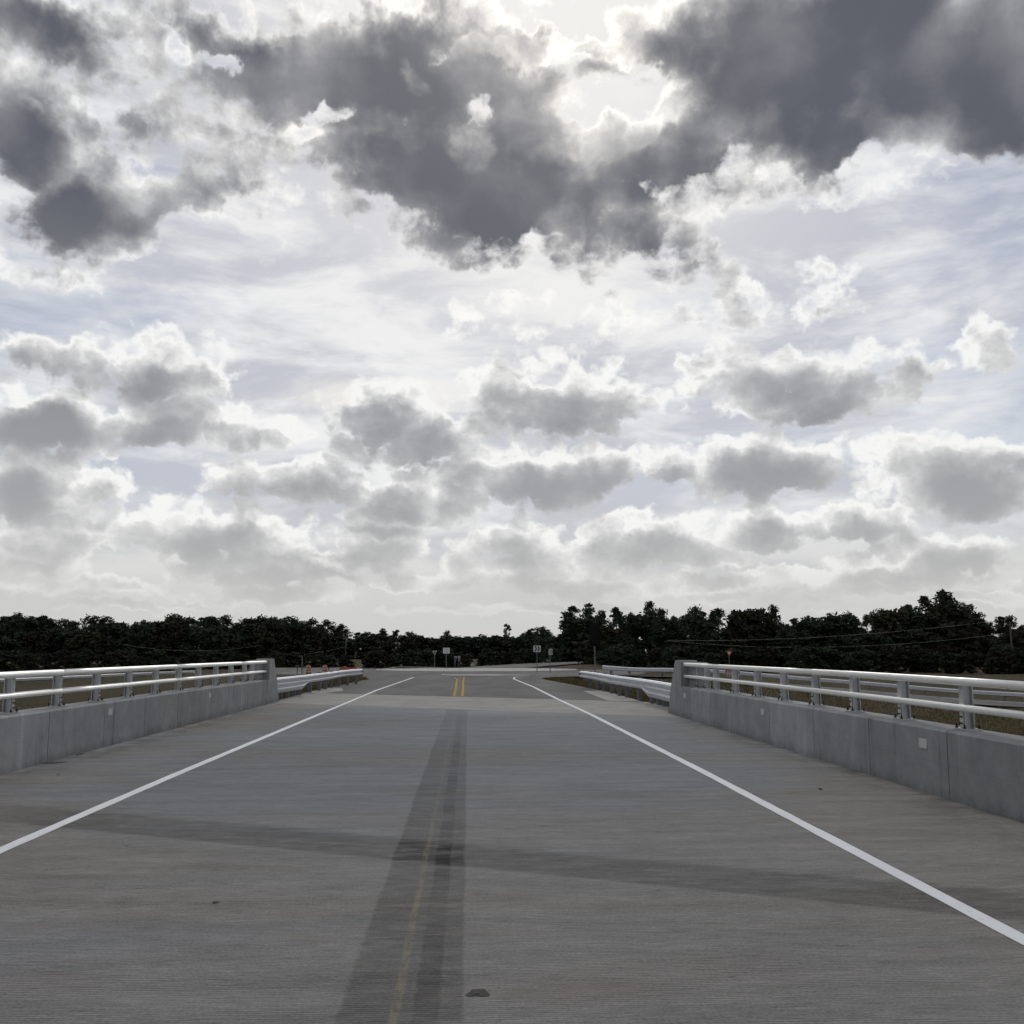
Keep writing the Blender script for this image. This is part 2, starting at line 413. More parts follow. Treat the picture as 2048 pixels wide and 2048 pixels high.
def plain(name, col, rough=0.6, metal=0.0, var=0.15, scale=8.0, spec=0.5, objco=True, bumps=0.0):
    """one colour with a little wear"""
    m, t, b = new_mat(name)
    co = t.node('ShaderNodeTexCoord').outputs['Object'] if objco else world_pos(t)
    n = t.noise(co, scale, 5.0, 0.6)
    c = t.mix(t.ramp01(n, 0.3, 0.7), tuple(q * (1 - var) for q in col) + (1,), tuple(min(1, q * (1 + var)) for q in col) + (1,))
    t.l.new(c, b.inputs['Base Color'])
    b.inputs['Metallic'].default_value = metal
    t.l.new(t.ramp01(n, 0.3, 0.7, lo=max(0.05, rough - 0.08), hi=min(1, rough + 0.08)), b.inputs['Roughness'])
    b.inputs['Specular IOR Level'].default_value = spec
    if bumps: bump(t, b, n, bumps, 0.004)
    return m

def deck_material():
    m, t, b = new_mat('deck_concrete')
    p = world_pos(t); s = t.sep(p); x, y = s[0], s[1]
    p2 = t.xyz(x, y, 0.0)
    big = t.noise(t.v('MULTIPLY', p2, (0.10, 0.34, 1)), 1.0, 4.0, 0.55, 0.6)
    streak = t.noise(t.v('MULTIPLY', p2, (0.9, 3.6, 1)), 1.0, 7.0, 0.66, 0.2)
    streak2 = t.noise(t.v('MULTIPLY', p2, (6.0, 36.0, 1)), 1.0, 4.0, 0.65)
    grit = t.noise(p2, 48.0, 4.0, 0.75)
    pits = t.noise(t.v('MULTIPLY', p2, (5.0, 9.0, 1)), 1.0, 3.0, 0.65)
    # cool grey curing-compound stretch in the middle distance, warmer towards the viewer and shoulders
    cool = t.ramp01(t.m('ADD', big, t.m('ADD', t.ramp01(y, 8.5, 14.0, hi=0.24), t.ramp01(t.m('ABSOLUTE', t.m('ADD', x, 0.3)), 2.6, 5.2, hi=-0.2))), 0.40, 0.72)
    col = t.mix(cool, (0.188, 0.181, 0.171, 1), (0.150, 0.157, 0.168, 1))
    f = t.m('ADD', t.m('MULTIPLY', t.m('SUBTRACT', streak, 0.5), 1.05), t.m('MULTIPLY', t.m('SUBTRACT', streak2, 0.5), 1.15))
    f = t.m('ADD', f, t.m('MULTIPLY', t.m('SUBTRACT', grit, 0.5), 1.5))
    f = t.m('ADD', f, t.m('MULTIPLY', t.m('SUBTRACT', big, 0.5), 0.8))
    f = t.m('ADD', f, t.m('MULTIPLY', t.ramp01(pits, 0.66, 0.76), -0.42))
    # tined grooves across the deck
    wob = t.noise(t.v('MULTIPLY', p2, (0.7, 6.0, 1)), 1.0, 2.0, 0.5)
    ph = t.m('ADD', t.m('MULTIPLY', y, 2 * math.pi / 0.026), t.m('MULTIPLY', wob, 7.0))
    groove = t.m('SINE', ph)
    gmask = t.ramp01(t.noise(t.v('MULTIPLY', p2, (0.5, 2.5, 1)), 1.0, 3.0, 0.6), 0.38, 0.62)
    gmask = t.m('MULTIPLY', gmask, t.ramp01(t.m('ABSOLUTE', t.m('ADD', x, 0.4)), 5.1, 4.7))
    f = t.m('ADD', f, t.m('MULTIPLY', t.m('MULTIPLY', groove, gmask), 0.20))
    # dark skewed band over the interior support, ragged on its far side
    rag = t.m('MULTIPLY', t.m('SUBTRACT', t.noise(t.v('MULTIPLY', p2, (1.4, 7.0, 1)), 1.0, 5.0, 0.65), 0.5), 0.5)
    sk = t.m('MULTIPLY_ADD', x, 0.50, y)
    band = t.m('MULTIPLY', t.ramp01(sk, 8.02, 8.14), t.ramp01(t.m('ADD', sk, rag), 9.12, 8.86))
    band = t.m('MULTIPLY', band, t.ramp01(t.m('ABSOLUTE', t.m('ADD', x, 0.3)), 5.4, 3.6))
    # old centre line ground off: dark scarred strip with a darker core
    wx = t.m('MULTIPLY', t.m('SUBTRACT', t.noise(t.xyz(0.0, t.m('MULTIPLY', y, 0.55), 0.0), 1.0, 3.0, 0.6), 0.5), 0.05)
    wx = t.m('MULTIPLY_ADD', t.m('SUBTRACT', t.noise(t.v('MULTIPLY', p2, (4.0, 9.0, 1)), 1.0, 4.0, 0.65), 0.5), 0.05, wx)
    xs = t.m('ADD', x, wx)
    strip = t.m('MULTIPLY', t.ramp01(xs, -0.600, -0.565), t.ramp01(xs, 0.0, -0.03))
    strip = t.m('MULTIPLY', strip, t.ramp01(y, 29.0, 12.0, lo=0.48, hi=1.0))
    core = t.m('MULTIPLY', t.ramp01(xs, -0.255, -0.235), t.ramp01(xs, -0.115, -0.135))
    patch = t.ramp01(t.noise(t.xyz(0.0, t.m('MULTIPLY', y, 0.8), 3.0), 1.0, 2.0, 0.5), 0.36, 0.60, lo=0.35, hi=1.0)
    core = t.m('MULTIPLY', t.m('MULTIPLY', core, patch), t.ramp01(y, 29.0, 14.0, lo=0.3, hi=1.0))
    worn = t.ramp01(t.noise(t.v('MULTIPLY', p2, (3.0, 9.0, 1)), 1.0, 6.0, 0.7), 0.36, 0.60, lo=0.62, hi=1.12)
    band = t.m('MULTIPLY', band, worn); strip = t.m('MULTIPLY', strip, worn)
    dk = t.m('ADD', t.m('MULTIPLY', band, 0.40), t.m('ADD', t.m('MULTIPLY', strip, 0.37), t.m('MULTIPLY', core, 0.22)))
    # dirt in the gutters, dusty film further in
    edge = t.m('MAXIMUM', t.ramp01(x, 4.3, 5.25), t.ramp01(x, -5.0, -6.1))
    dirt = t.m('MULTIPLY', edge, t.ramp01(t.noise(t.v('MULTIPLY', p2, (1.5, 0.9, 1)), 1.0, 5.0, 0.65), 0.46, 0.62))
    dk = t.m('ADD', dk, t.m('MULTIPLY', dirt, 0.32))
    lite = t.m('MULTIPLY', t.m('MAXIMUM', t.ramp01(x, 4.9, 5.2), t.ramp01(x, -5.75, -6.05)), t.ramp01(streak, 0.42, 0.6, hi=0.28))
    f = t.m('ADD', f, lite)
    # pale laitance by the end joint
    sj = t.m('MULTIPLY_ADD', x, 0.66, y)
    f = t.m('ADD', f, t.m('MULTIPLY', t.ramp01(t.m('ADD', sj, t.m('MULTIPLY', rag, 2.5)), 25.5, 28.9), 0.30))
    mult = t.m('MULTIPLY', t.m('ADD', 1.0, f), t.m('SUBTRACT', 1.0, dk))
    col = t.mix(1.0, col, t.xyz(mult, mult, mult), 'MULTIPLY')
    # reddish tire-mud film, lower left
    rb = t.m('MULTIPLY', t.ramp01(t.noise(t.v('MULTIPLY', p2, (0.7, 1.5, 1)), 1.0, 3.0, 0.6), 0.56, 0.72, hi=0.35), t.ramp01(y, 8.0, 6.0))
    col = t.mix(rb, col, (0.17, 0.13, 0.115, 1))
    # ghost of the old yellow line
    gx = t.m('ABSOLUTE', t.m('ADD', x, t.m('MULTIPLY_ADD', t.m('SUBTRACT', t.noise(t.xyz(0.0, y, 7.0), 1.0, 2.0, 0.5), 0.5), 0.03, 0.325)))
    gy = t.m('MULTIPLY', t.ramp01(gx, 0.030, 0.012), t.ramp01(t.noise(t.v('MULTIPLY', p2, (26, 6.0, 1)), 1.0, 5.0, 0.7), 0.34, 0.64))
    gy = t.m('MULTIPLY', gy, t.ramp01(y, 13.0, 5.0, lo=0.16, hi=0.40))
    col = t.mix(gy, col, (0.30, 0.255, 0.130, 1))
    t.l.new(col, b.inputs['Base Color'])
    b.inputs['Roughness'].default_value = 0.88; b.inputs['Specular IOR Level'].default_value = 0.2
    h = t.m('ADD', t.m('MULTIPLY', t.m('MULTIPLY', groove, gmask), 0.5), t.m('ADD', t.m('MULTIPLY', streak2, 0.8), t.m('MULTIPLY', grit, 0.7)))
    bump(t, b, h, 0.45, 0.006)
    return m

def concrete(name, c1, c2, streaks=0.0, scale=1.0, rough=0.85, foot=False):
    m, t, b = new_mat(name)
    p = world_pos(t)
    n1 = t.noise(p, 0.9 * scale, 6.0, 0.6, 0.3); n2 = t.noise(p, 45.0, 3.0, 0.65); n3 = t.noise(p, 5.0 * scale, 5.0, 0.6)
    col = t.mix(t.ramp01(n1, 0.32, 0.68), c1 + (1,), c2 + (1,))
    f = t.m('ADD', t.m('MULTIPLY', t.m('SUBTRACT', n2, 0.5), 0.35), t.m('MULTIPLY', t.m('SUBTRACT', n3, 0.5), 0.45))
    rnd = t.node('ShaderNodeObjectInfo').outputs['Random']
    f = t.m('ADD', f, t.m('MULTIPLY', t.m('SUBTRACT', rnd, 0.5), 0.22))
    if streaks:
        st = t.noise(t.v('MULTIPLY', p, (3.0, 3.0, 0.35)), 1.0, 5.0, 0.6)
        f = t.m('ADD', f, t.m('MULTIPLY', t.ramp01(st, 0.55, 0.75), -streaks))
        f = t.m('ADD', f, t.m('MULTIPLY', t.ramp01(st, 0.42, 0.25), streaks * 0.6))
    if foot:                                      # splashed dirt low down, pale lime runs, form-board lines
        pz = t.sep(p)[2]
        spl = t.m('ADD', pz, t.m('MULTIPLY', t.m('SUBTRACT', t.noise(p, 4.0, 5.0, 0.65), 0.5), 0.34))
        f = t.m('ADD', f, t.ramp01(spl, 0.16, -0.04, hi=-0.30))
        run = t.noise(t.v('MULTIPLY', p, (5.0, 5.0, 0.25)), 1.0, 4.0, 0.6)
        f = t.m('ADD', f, t.m('MULTIPLY', t.ramp01(run, 0.62, 0.72), 0.16))
        f = t.m('ADD', f, t.m('MULTIPLY', t.ramp01(t.m('ABSOLUTE', t.m('SUBTRACT', pz, 0.37)), 0.010, 0.0), -0.10))
    mult = t.m('ADD', 1.0, f)
    t.l.new(t.mix(1.0, col, t.xyz(mult, mult, mult), 'MULTIPLY'), b.inputs['Base Color'])
    b.inputs['Roughness'].default_value = rough; b.inputs['Specular IOR Level'].default_value = 0.3
    bump(t, b, t.m('ADD', n2, t.m('MULTIPLY', n3, 1.5)), 0.25, 0.006)
    return m

def asphalt_material():
    m, t, b = new_mat('asphalt')
    p = world_pos(t)
    n1 = t.noise(t.v('MULTIPLY', p, (0.45, 0.08, 1)), 1.0, 4.0, 0.6, 0.4); n2 = t.noise(p, 35.0, 3.0, 0.7); n3 = t.noise(t.v('MULTIPLY', p, (0.2, 0.5, 1)), 1.0, 5.0, 0.6)
    col = t.mix(t.ramp01(n1, 0.3, 0.7), (0.098, 0.096, 0.094, 1), (0.145, 0.142, 0.138, 1))
    f = t.m('ADD', 1.0, t.m('ADD', t.m('MULTIPLY', t.m('SUBTRACT', n2, 0.5), 0.5), t.m('MULTIPLY', t.m('SUBTRACT', n3, 0.5), 0.5)))
    t.l.new(t.mix(1.0, col, t.xyz(f, f, f), 'MULTIPLY'), b.inputs['Base Color'])
    b.inputs['Roughness'].default_value = 0.92; b.inputs['Specular IOR Level'].default_value = 0.2
    bump(t, b, n2, 0.3, 0.008)
    return m

def paint_material(name, col, wear=0.5):
    m, t, b = new_mat(name)
    p = world_pos(t)
    n = t.noise(p, 11.0, 7.0, 0.75); n2 = t.noise(p, 0.9, 5.0, 0.65)
    c = t.mix(t.ramp01(n, 0.56, 0.78, hi=wear), col + (1,), (0.26, 0.255, 0.25, 1))
    c = t.mix(t.ramp01(n2, 0.35, 0.7, hi=0.22), c, tuple(q * 0.62 for q in col) + (1,))
    t.l.new(c, b.inputs['Base Color']); b.inputs['Roughness'].default_value = 0.8; b.inputs['Specular IOR Level'].default_value = 0.05
    bump(t, b, n, 0.2, 0.003)
    return m

def grass_ground():
    m, t, b = new_mat('grass_ground')
    p = world_pos(t)
    n1 = t.noise(p, 0.09, 5.0, 0.6, 0.5); n2 = t.noise(p, 1.6, 6.0, 0.7); n3 = t.noise(p, 9.0, 4.0, 0.7)
    c = t.mix(t.ramp01(n1, 0.38, 0.62), (0.040, 0.041, 0.017, 1), (0.068, 0.048, 0.028, 1))
    c = t.mix(t.ramp01(n2, 0.40, 0.75), c, (0.066, 0.057, 0.031, 1))
    f = t.m('MULTIPLY_ADD', n3, 1.5, 0.25)
    t.l.new(t.mix(1.0, c, t.xyz(f, f, f), 'MULTIPLY'), b.inputs['Base Color'])
    b.inputs['Roughness'].default_value = 0.95; b.inputs['Specular IOR Level'].default_value = 0.1
    bump(t, b, t.m('ADD', n2, n3), 0.8, 0.12)
    return m

def leaf_material(name, c1, c2):
    m, t, b = new_mat(name)
    p = t.node('ShaderNodeTexCoord').outputs['Object']
    rnd = t.node('ShaderNodeObjectInfo').outputs['Random']
    n = t.noise(p, 0.55, 3.0, 0.6)
    c = t.mix(t.ramp01(n, 0.3, 0.7), c1 + (1,), c2 + (1,))
    k = t.ramp01(rnd, 0.0, 1.0, smooth=False, lo=0.75, hi=1.25)
    t.l.new(t.mix(1.0, c, t.xyz(k, k, k), 'MULTIPLY'), b.inputs['Base Color'])
    b.inputs['Roughness'].default_value = 0.9; b.inputs['Specular IOR Level'].default_value = 0.03
    return m

def metal(name, col, rough, scale=6.0, grime=0.25):
    m, t, b = new_mat(name)
    p = world_pos(t)
    n = t.noise(p, scale, 6.0, 0.65); n2 = t.noise(p, 1.1, 3.0, 0.6)
    c = t.mix(t.ramp01(n, 0.35, 0.75, hi=grime), col + (1,), tuple(q * 0.55 for q in col) + (1,))
    t.l.new(c, b.inputs['Base Color']); b.inputs['Metallic'].default_value = 0.85
    t.l.new(t.ramp01(t.m('ADD', n, n2), 0.7, 1.3, lo=rough - 0.06, hi=rough + 0.10), b.inputs['Roughness'])
    return m

M = {
    'deck': deck_material(),
    'slab': concrete('slab_concrete', (0.235, 0.232, 0.220), (0.300, 0.297, 0.283)),
    'parapet': concrete('parapet_concrete', (0.245, 0.248, 0.252), (0.315, 0.318, 0.320), streaks=0.36, foot=True),
    'kerb': concrete('kerb_concrete', (0.34, 0.335, 0.32), (0.42, 0.415, 0.40)),
    'barrier': concrete('barrier_concrete', (0.40, 0.395, 0.375), (0.50, 0.49, 0.47)),
    'asphalt': asphalt_material(),
    'white_paint': paint_material('white_paint', (0.76, 0.77, 0.80), 0.7),
    'yellow_paint': paint_material('yellow_paint', (0.46, 0.265, 0.03), 0.25),
    'joint': plain('joint_seal', (0.03, 0.03, 0.032), 0.8, var=0.3, objco=False),
    'grass_ground': grass_ground(),
    'aluminium': metal('aluminium', (0.95, 0.95, 0.92), 0.42, grime=0.12),
    'post_metal': metal('post_aluminium', (0.47, 0.475, 0.49), 0.5, grime=0.4),
    'galv': metal('galvanised_steel', (0.66, 0.68, 0.71), 0.42, scale=9.0, grime=0.45),
    'galv_dull_shaded': metal('dull_shaded_galvanised_steel', (0.20, 0.20, 0.21), 0.6, grime=0.5),  # dull steel, darkened further: shade under the guardrail beams put into the colour
    'bracket': plain('bracket_plate', (0.55, 0.55, 0.53), 0.5, 0.3, scale=20.0),
    'bolt': plain('dark_bolt', (0.02, 0.02, 0.022), 0.6, 0.5, scale=30.0),
    'wood': plain('weathered_timber', (0.075, 0.068, 0.060), 0.9, var=0.35, scale=5.0),
    'plate': plain('marker_plate', (0.50, 0.50, 0.49), 0.5, var=0.1, scale=25.0),
    'sign_white': plain('sign_white', (0.55, 0.56, 0.56), 0.5, var=0.08),
    'sign_red': plain('sign_red', (0.27, 0.030, 0.025), 0.5, var=0.12),
    'sign_black': plain('sign_black', (0.012, 0.012, 0.013), 0.6, var=0.2),
    'sign_back': plain('sign_back', (0.30, 0.30, 0.30), 0.5, 0.5, var=0.15),
    'black_wrap': plain('black_wrap', (0.004, 0.004, 0.005), 0.7, var=0.3, scale=3.0, spec=0.15, bumps=0.4),
    'orange': plain('orange_plastic', (0.36, 0.105, 0.035), 0.5, var=0.15),
    'red_orange': plain('faded_orange_plastic', (0.38, 0.055, 0.022), 0.5, var=0.2),
    'barrel_white': plain('reflective_white', (0.40, 0.38, 0.35), 0.5, var=0.12),
    'rubber': plain('rubber', (0.02, 0.02, 0.02), 0.9),
    'wire': plain('cable', (0.16, 0.16, 0.16), 0.6, var=0.1),
    'bark': plain('bark', (0.070, 0.058, 0.048), 0.95, var=0.4, scale=2.5),
    'leaf_pine': leaf_material('pine_needles', (0.028, 0.040, 0.030), (0.044, 0.056, 0.040)),
    'leaf_broad': leaf_material('broad_leaves', (0.030, 0.040, 0.029), (0.048, 0.057, 0.039)),
    'leaf_brown': leaf_material('autumn_leaves', (0.036, 0.036, 0.025), (0.050, 0.047, 0.032)),
    'grass_blade': leaf_material('grass_blades', (0.080, 0.074, 0.031), (0.150, 0.115, 0.060)),
    'debris': plain('dark_debris', (0.045, 0.043, 0.040), 0.95, var=0.4, scale=40.0),
    'pebble': plain('pebble', (0.34, 0.33, 0.31), 0.9, var=0.3, scale=40.0),
}

# ---------------------------------------------------------------- terrain
RAMP_R = [(9.2, 71.0, -0.25), (13.0, 78.0, -0.55), (19.0, 81.5, -0.72), (25.0, 79.0, -1.20), (30.0, 76.5, -1.58), (36.0, 73.0, -2.05), (44.0, 67.0, -2.35), (54.0, 57.0, -2.6)]
RAMP_L = [(-48.0, 78.0, -1.9), (-38.0, 86.0, -1.75), (-27.5, 93.3, -1.50), (-15.9, 98.7, -1.12), (-9.1, 107.6, -1.18), (-7.0, 111.8, -1.05), (-0.3, 103.2, -1.08)]
EXIT = [(0.8, 96.0), (3.2, 108.0), (7.2, 125.0), (13.0, 146.0), (22.0, 168.0), (36.0, 190.0)]

def near_poly(x, y, poly):
    best = (1e9, 0.0)
    for a, b in zip(poly[:-1], poly[1:]):
        dx, dy = b[0] - a[0], b[1] - a[1]; L = dx * dx + dy * dy
        t = max(0.0, min(1.0, ((x - a[0]) * dx + (y - a[1]) * dy) / L))
        d = math.hypot(x - a[0] - dx * t, y - a[1] - dy * t)
        if d < best[0]: best = (d, lerp(a[2], b[2], t) if len(a) > 2 else 0.0)
    return best

def terrain(x, y):
    base = lerp(-2.5, -1.5, sstep(y, 66, 105)); base = lerp(base, -1.3, sstep(y, 120, 220))
    base = lerp(-6.0, base, sstep(y, 2, 34))
    if abs(x) > 150 or y > 260: base -= 0.004 * max(0, math.hypot(x, y) - 260)
    half = 6.4 if y < 58 else lerp(6.4, 11.0, sstep(y, 58, 74))
    z = base
    if y > 24:
        k = 1.0 - sstep(abs(x + 0.3) - half, 0.0, 9.0)
        k *= sstep(y, 24.0, 31.0) * (1.0 - sstep(y, 112, 135))
        z = lerp(base, zr(y) - 0.16, k)
    for poly, w0, w1 in ((RAMP_R, 5.5, 15.0), (RAMP_L, 4.0, 16.0)):
        d, zz = near_poly(x, y, poly)
        if d < w1: z = lerp(zz - 0.14, z, sstep(d, w0, w1))
    d, _ = near_poly(x, y, EXIT)
    if d < 14: z = lerp(zr(y) - 0.14, z, sstep(d, 5.0, 14.0))
    if y < 32 and abs(x) < 8.5: z = min(z, lerp(-3.0, zr(y) - 0.3, sstep(y, 22, 31)))
    return z

xs = sorted(set([-3000, -2000, -1400, -1000, -750, -550, -420, -330] + list(range(-260, -60, 12)) + [v * 2.0 for v in range(-30, 31)] + list(range(62, 262, 12)) + [330, 420, 550, 750, 1000, 1400, 2000, 3000]))
ys = sorted(set([-600, -300, -150, -80, -45, -25, -10] + [v * 2.0 for v in range(0, 75)] + list(range(152, 330, 10)) + [360, 420, 500, 620, 800, 1100, 1500, 2100, 3000, 4000]))
tm = MB(); nx = len(xs)
for yy in ys:
    for xx in xs:
        tm.v.append((xx, yy, terrain(xx, yy) + (0.05 * math.sin(xx * 0.7 + 2.1 * math.sin(yy * 0.23)) if abs(xx) > 14 else 0.0)))
for j in range(len(ys) - 1):
    for i in range(nx - 1):
        tm.f.append((j * nx + i, j * nx + i + 1, (j + 1) * nx + i + 1, (j + 1) * nx + i)); tm.s.append(True)
structure(tm.build('ground', M['grass_ground'], flip=False))

# ---------------------------------------------------------------- bridge deck, slab, road
FACE_L, FACE_R = -6.15, 5.28
SK = 0.66
def jy(x): return 29.0 - SK * x            # end joint of the deck
def ay(x): return 37.2 - SK * x            # where the slab meets asphalt
XG = [FACE_L + (FACE_R - FACE_L) * k / 12 for k in range(13)]

def strip_surface(name, f0, f1, mat, n=10, depth=0.25, x0=FACE_L - 0.02, x1=FACE_R + 0.02):
    """pavement between two skewed lines, following the road profile, with real thickness"""
    mb = MB(); gx = [lerp(x0, x1, k / 12) for k in range(13)]; m = len(gx)
    for j in range(n + 1):
        for x in gx:
            y = lerp(f0(x), f1(x), j / n); mb.v.append((x, y, zr(y)))
    for j in range(n):
        for i in range(m - 1):
            mb.f.append((j * m + i, j * m + i + 1, (j + 1) * m + i + 1, (j + 1) * m + i)); mb.s.append(False)
    for j in (0, n):                              # end faces
        o = len(mb.v)
        for i, x in enumerate(gx):
            v = mb.v[j * m + i]; mb.v.append((v[0], v[1], v[2] - depth))
        for i in range(m - 1):
            q = (j * m + i, j * m + i + 1, o + i + 1, o + i); mb.f.append(q if j == 0 else q[::-1]); mb.s.append(False)
    return structure(mb.build(name, mat, flip=False))

deck = strip_surface('bridge_deck', lambda x: -16.0, lambda x: jy(x) - 0.02, M['deck'], 14)
slab = strip_surface('approach_slab', lambda x: jy(x) + 0.02, lambda x: ay(x) - 0.006, M['slab'], 4, x0=-6.35, x1=5.9)
def joint_strip(f, w, name, mat, dz, parent):
    mb = MB(); xs_ = [lerp(FACE_L, FACE_R, k / 12) for k in range(13)]
    mb.sheet([(x, f(x) - w, zr(f(x)) + dz) for x in xs_], [(x, f(x) + w, zr(f(x)) + dz) for x in xs_])
    return mb.build(name, mat, parent)
joint_strip(jy, 0.03, 'expansion_joint', M['joint'], -0.025, deck)

# asphalt approach that opens out into the roundabout
ROAD_L = [(36.0, -6.5), (42.0, -6.3), (47.0, -6.25), (52.3, -6.1), (58.0, -6.0), (62.2, -5.8), (66.0, -6.6), (70.0, -8.6), (75.0, -10.5), (83.0, -12.0), (92.0, -12.0), (100.0, -9.0), (106.0, -4.0)]
ROAD_R = [(36.0, 5.7), (40.5, 5.6), (47.7, 5.35), (54.1, 4.95), (58.0, 4.65), (62.5, 4.4), (65.5, 5.2), (69.5, 8.0), (73.0, 12.0), (80.0, 14.0), (90.0, 13.0), (98.0, 9.0), (106.0, 4.0)]
def interp(tab, y):
    for a, b in zip(tab[:-1], tab[1:]):
        if y <= b[0]: return lerp(a[1], b[1], max(0.0, (y - a[0]) / (b[0] - a[0])))
    return tab[-1][1]
mb = MB(); rows = [k / 40 for k in range(41)]; m = 13
for r_ in rows:
    for i in range(m):
        u = i / (m - 1)
        y0 = ay(lerp(-6.5, 5.7, u)); y = lerp(y0, 106.0, r_ ** 1.15)
        x = lerp(interp(ROAD_L, y), interp(ROAD_R, y), u)
        if r_ == 0: x = lerp(-6.5, 5.7, u)
        mb.v.append((x, y, zr(y)))
for j in range(40):
    for i in range(m - 1):
        mb.f.append((j * m + i, j * m + i + 1, (j + 1) * m + i + 1, (j + 1) * m + i)); mb.s.append(False)
road = structure(mb.build('approach_road', M['asphalt'], flip=False))

# painted lines
def line_on(name, mat, parent, path, w, dz=0.004):
    P = resample(path, 0.35)
    lf, rt = [], []; rr = random.Random(int(w * 1e4) + len(P))
    for i, p in enumerate(P):
        t = P[min(i + 1, len(P) - 1)] - P[max(i - 1, 0)]; n = Vector((t.y, -t.x, 0)).normalized() * (w / 2 + rr.uniform(-0.004, 0.004))
        lf.append((p.x - n.x, p.y - n.y, zr(p.y) + dz)); rt.append((p.x + n.x, p.y + n.y, zr(p.y) + dz))
    return MB().sheet(lf, rt).build(name, mat, parent)
for sx, pts in ((-1, [(-3.83, -12), (-3.83, 44), (-3.66, 53), (-3.50, 62.0), (-3.45, 66.0)]), (1, [(3.17, -12), (3.17, 27), (3.06, 36), (3.02, 47.5), (2.84, 56.5), (2.74, 62.0), (2.95, 65.5), (3.6, 67.5)])):
    xc = pts[0][0]
    yj, ya = jy(xc), ay(xc)
    line_on('edge_line', M['white_paint'], deck, [(xc, -12, 0), (xc, yj - 0.05, 0)], 0.125)
    near = [(px, py, 0) for px, py in pts]
    def upto(y0, y1):
        out = []
        def xat(y):
            for a, b in zip(near[:-1], near[1:]):
                if y <= b[1]: return lerp(a[0], b[0], (y - a[1]) / (b[1] - a[1]))
            return near[-1][0]
        out.append((xat(y0), y0, 0)); out += [p for p in near if y0 < p[1] < y1]; out.append((xat(y1), y1, 0)); return out
    line_on('edge_line', M['white_paint'], slab, upto(yj + 0.05, ya - 0.03), 0.12)
    line_on('edge_line', M['white_paint'], road, upto(ya + 0.03, near[-1][1]), 0.125)
line_on('centre_line', M['yellow_paint'], road, [(-0.50, 38.0, 0), (-0.52, 46, 0), (-0.60, 55, 0), (-0.60, 61, 0), (-0.85, 66.0, 0)], 0.10)
line_on('centre_line', M['yellow_paint'], road, [(-0.20, 37.9, 0), (-0.20, 46, 0), (-0.25, 55, 0), (-0.24, 61, 0), (-0.22, 66.0, 0)], 0.10)

# splitter island in front of the roundabout, low kerb all round and paved top
def island(name, pts, h, mat, kw=0.22, flat=None):
    n = len(pts); c = Vector((sum(p[0] for p in pts) / n, sum(p[1] for p in pts) / n))
    root = structure(bpy.data.objects.new(name, None)); COL.objects.link(root)
    inn = []
    for p in pts:
        v = Vector(p[:2]) - c; inn.append(c + v * (1 - kw / max(v.length, 0.6)))
    mb = MB()
    for i in range(n):
        a, b = pts[i], pts[(i + 1) % n]; ia, ib = inn[i], inn[(i + 1) % n]
        o = [(a[0], a[1], zr(a[1]) - 0.05), (b[0], b[1], zr(b[1]) - 0.05), (b[0], b[1], zr(b[1]) + h), (a[0], a[1], zr(a[1]) + h), (ib.x, ib.y, zr(ib.y) + h), (ia.x, ia.y, zr(ia.y) + h)]
        mb.add(o, [(0, 1, 2, 3), (3, 2, 4, 5)])
    k = mb.build('kerb', M['kerb'], root, flip=False)
    MB().add([(p.x, p.y, zr(p.y) + h - 0.02) for p in inn], [tuple(range(n))]).build('paved_top', flat or mat, root)
    return root
isl = [(-0.95, 68.0), (0.2, 67.6), (2.0, 67.7), (3.6, 68.3), (4.3, 69.6), (3.4, 72.6), (1.4, 73.8), (-0.9, 73.6), (-1.9, 72.4), (-1.6, 69.6)]
island('traffic_island', isl, 0.07, M['slab'])
# truck apron of the round centre island, pale concrete with a low kerb
cx, cy = 0.8, 93.5
apron = [(cx + 9.0 * math.cos(a * math.pi / 16), cy - 0.5 + 9.5 * math.sin(a * math.pi / 16)) for a in range(32)]
island('truck_apron', apron, 0.06, M['slab'], 0.3, flat=M['kerb'])
# side aprons of pale concrete either side of the entry
for nm, pts in (('gutter_apron', [(4.60, 33.9), (5.62, 33.4), (5.66, 40.4), (5.50, 42.9), (4.72, 42.4), (4.62, 36.2)]),
                ('gutter_apron', [(-6.4, 40.6), (-5.75, 40.1), (-5.15, 43.2), (-5.6, 46.5), (-6.3, 46.8)])):
    n = len(pts)
    mbq = MB().add([(x, y, zr(y) + 0.012) for x, y in pts] + [(x, y, zr(y) - 0.05) for x, y in pts], [tuple(range(n))] + [(i, (i + 1) % n, n + (i + 1) % n, n + i) for i in range(n)])
    structure(mbq.build(nm, M['slab']))
# ramp and exit road
def ribbon(name, path, w0, w1, mat, dz=0.0, zf=None):
    P = smooth_path([(p[0], p[1], p[2] if len(p) > 2 else zr(p[1])) for p in path], 2.0); lf, rt = [], []
    for i, p in enumerate(P):
        t = P[min(i + 1, len(P) - 1)] - P[max(i - 1, 0)]; n = Vector((t.y, -t.x, 0)).normalized()
        a, b = p + n * w0, p + n * w1
        lf.append((a.x, a.y, p.z + dz)); rt.append((b.x, b.y, p.z + dz))
    return MB().sheet(lf, rt).build(name, mat, flip=False)
structure(ribbon('ramp_road', RAMP_R, 5.0, 0.9, M['asphalt']))
mbk = MB().sweep([(0.55, -0.1), (0.55, 0.10), (0.85, 0.10), (0.95, -0.1)], smooth_path([(p[0], p[1], p[2]) for p in RAMP_R], 2.0), smooth=False)
structure(mbk.build('ramp_kerb', M['kerb']))
structure(ribbon('exit_road', EXIT, 3.4, -3.4, M['asphalt'], 0.02))

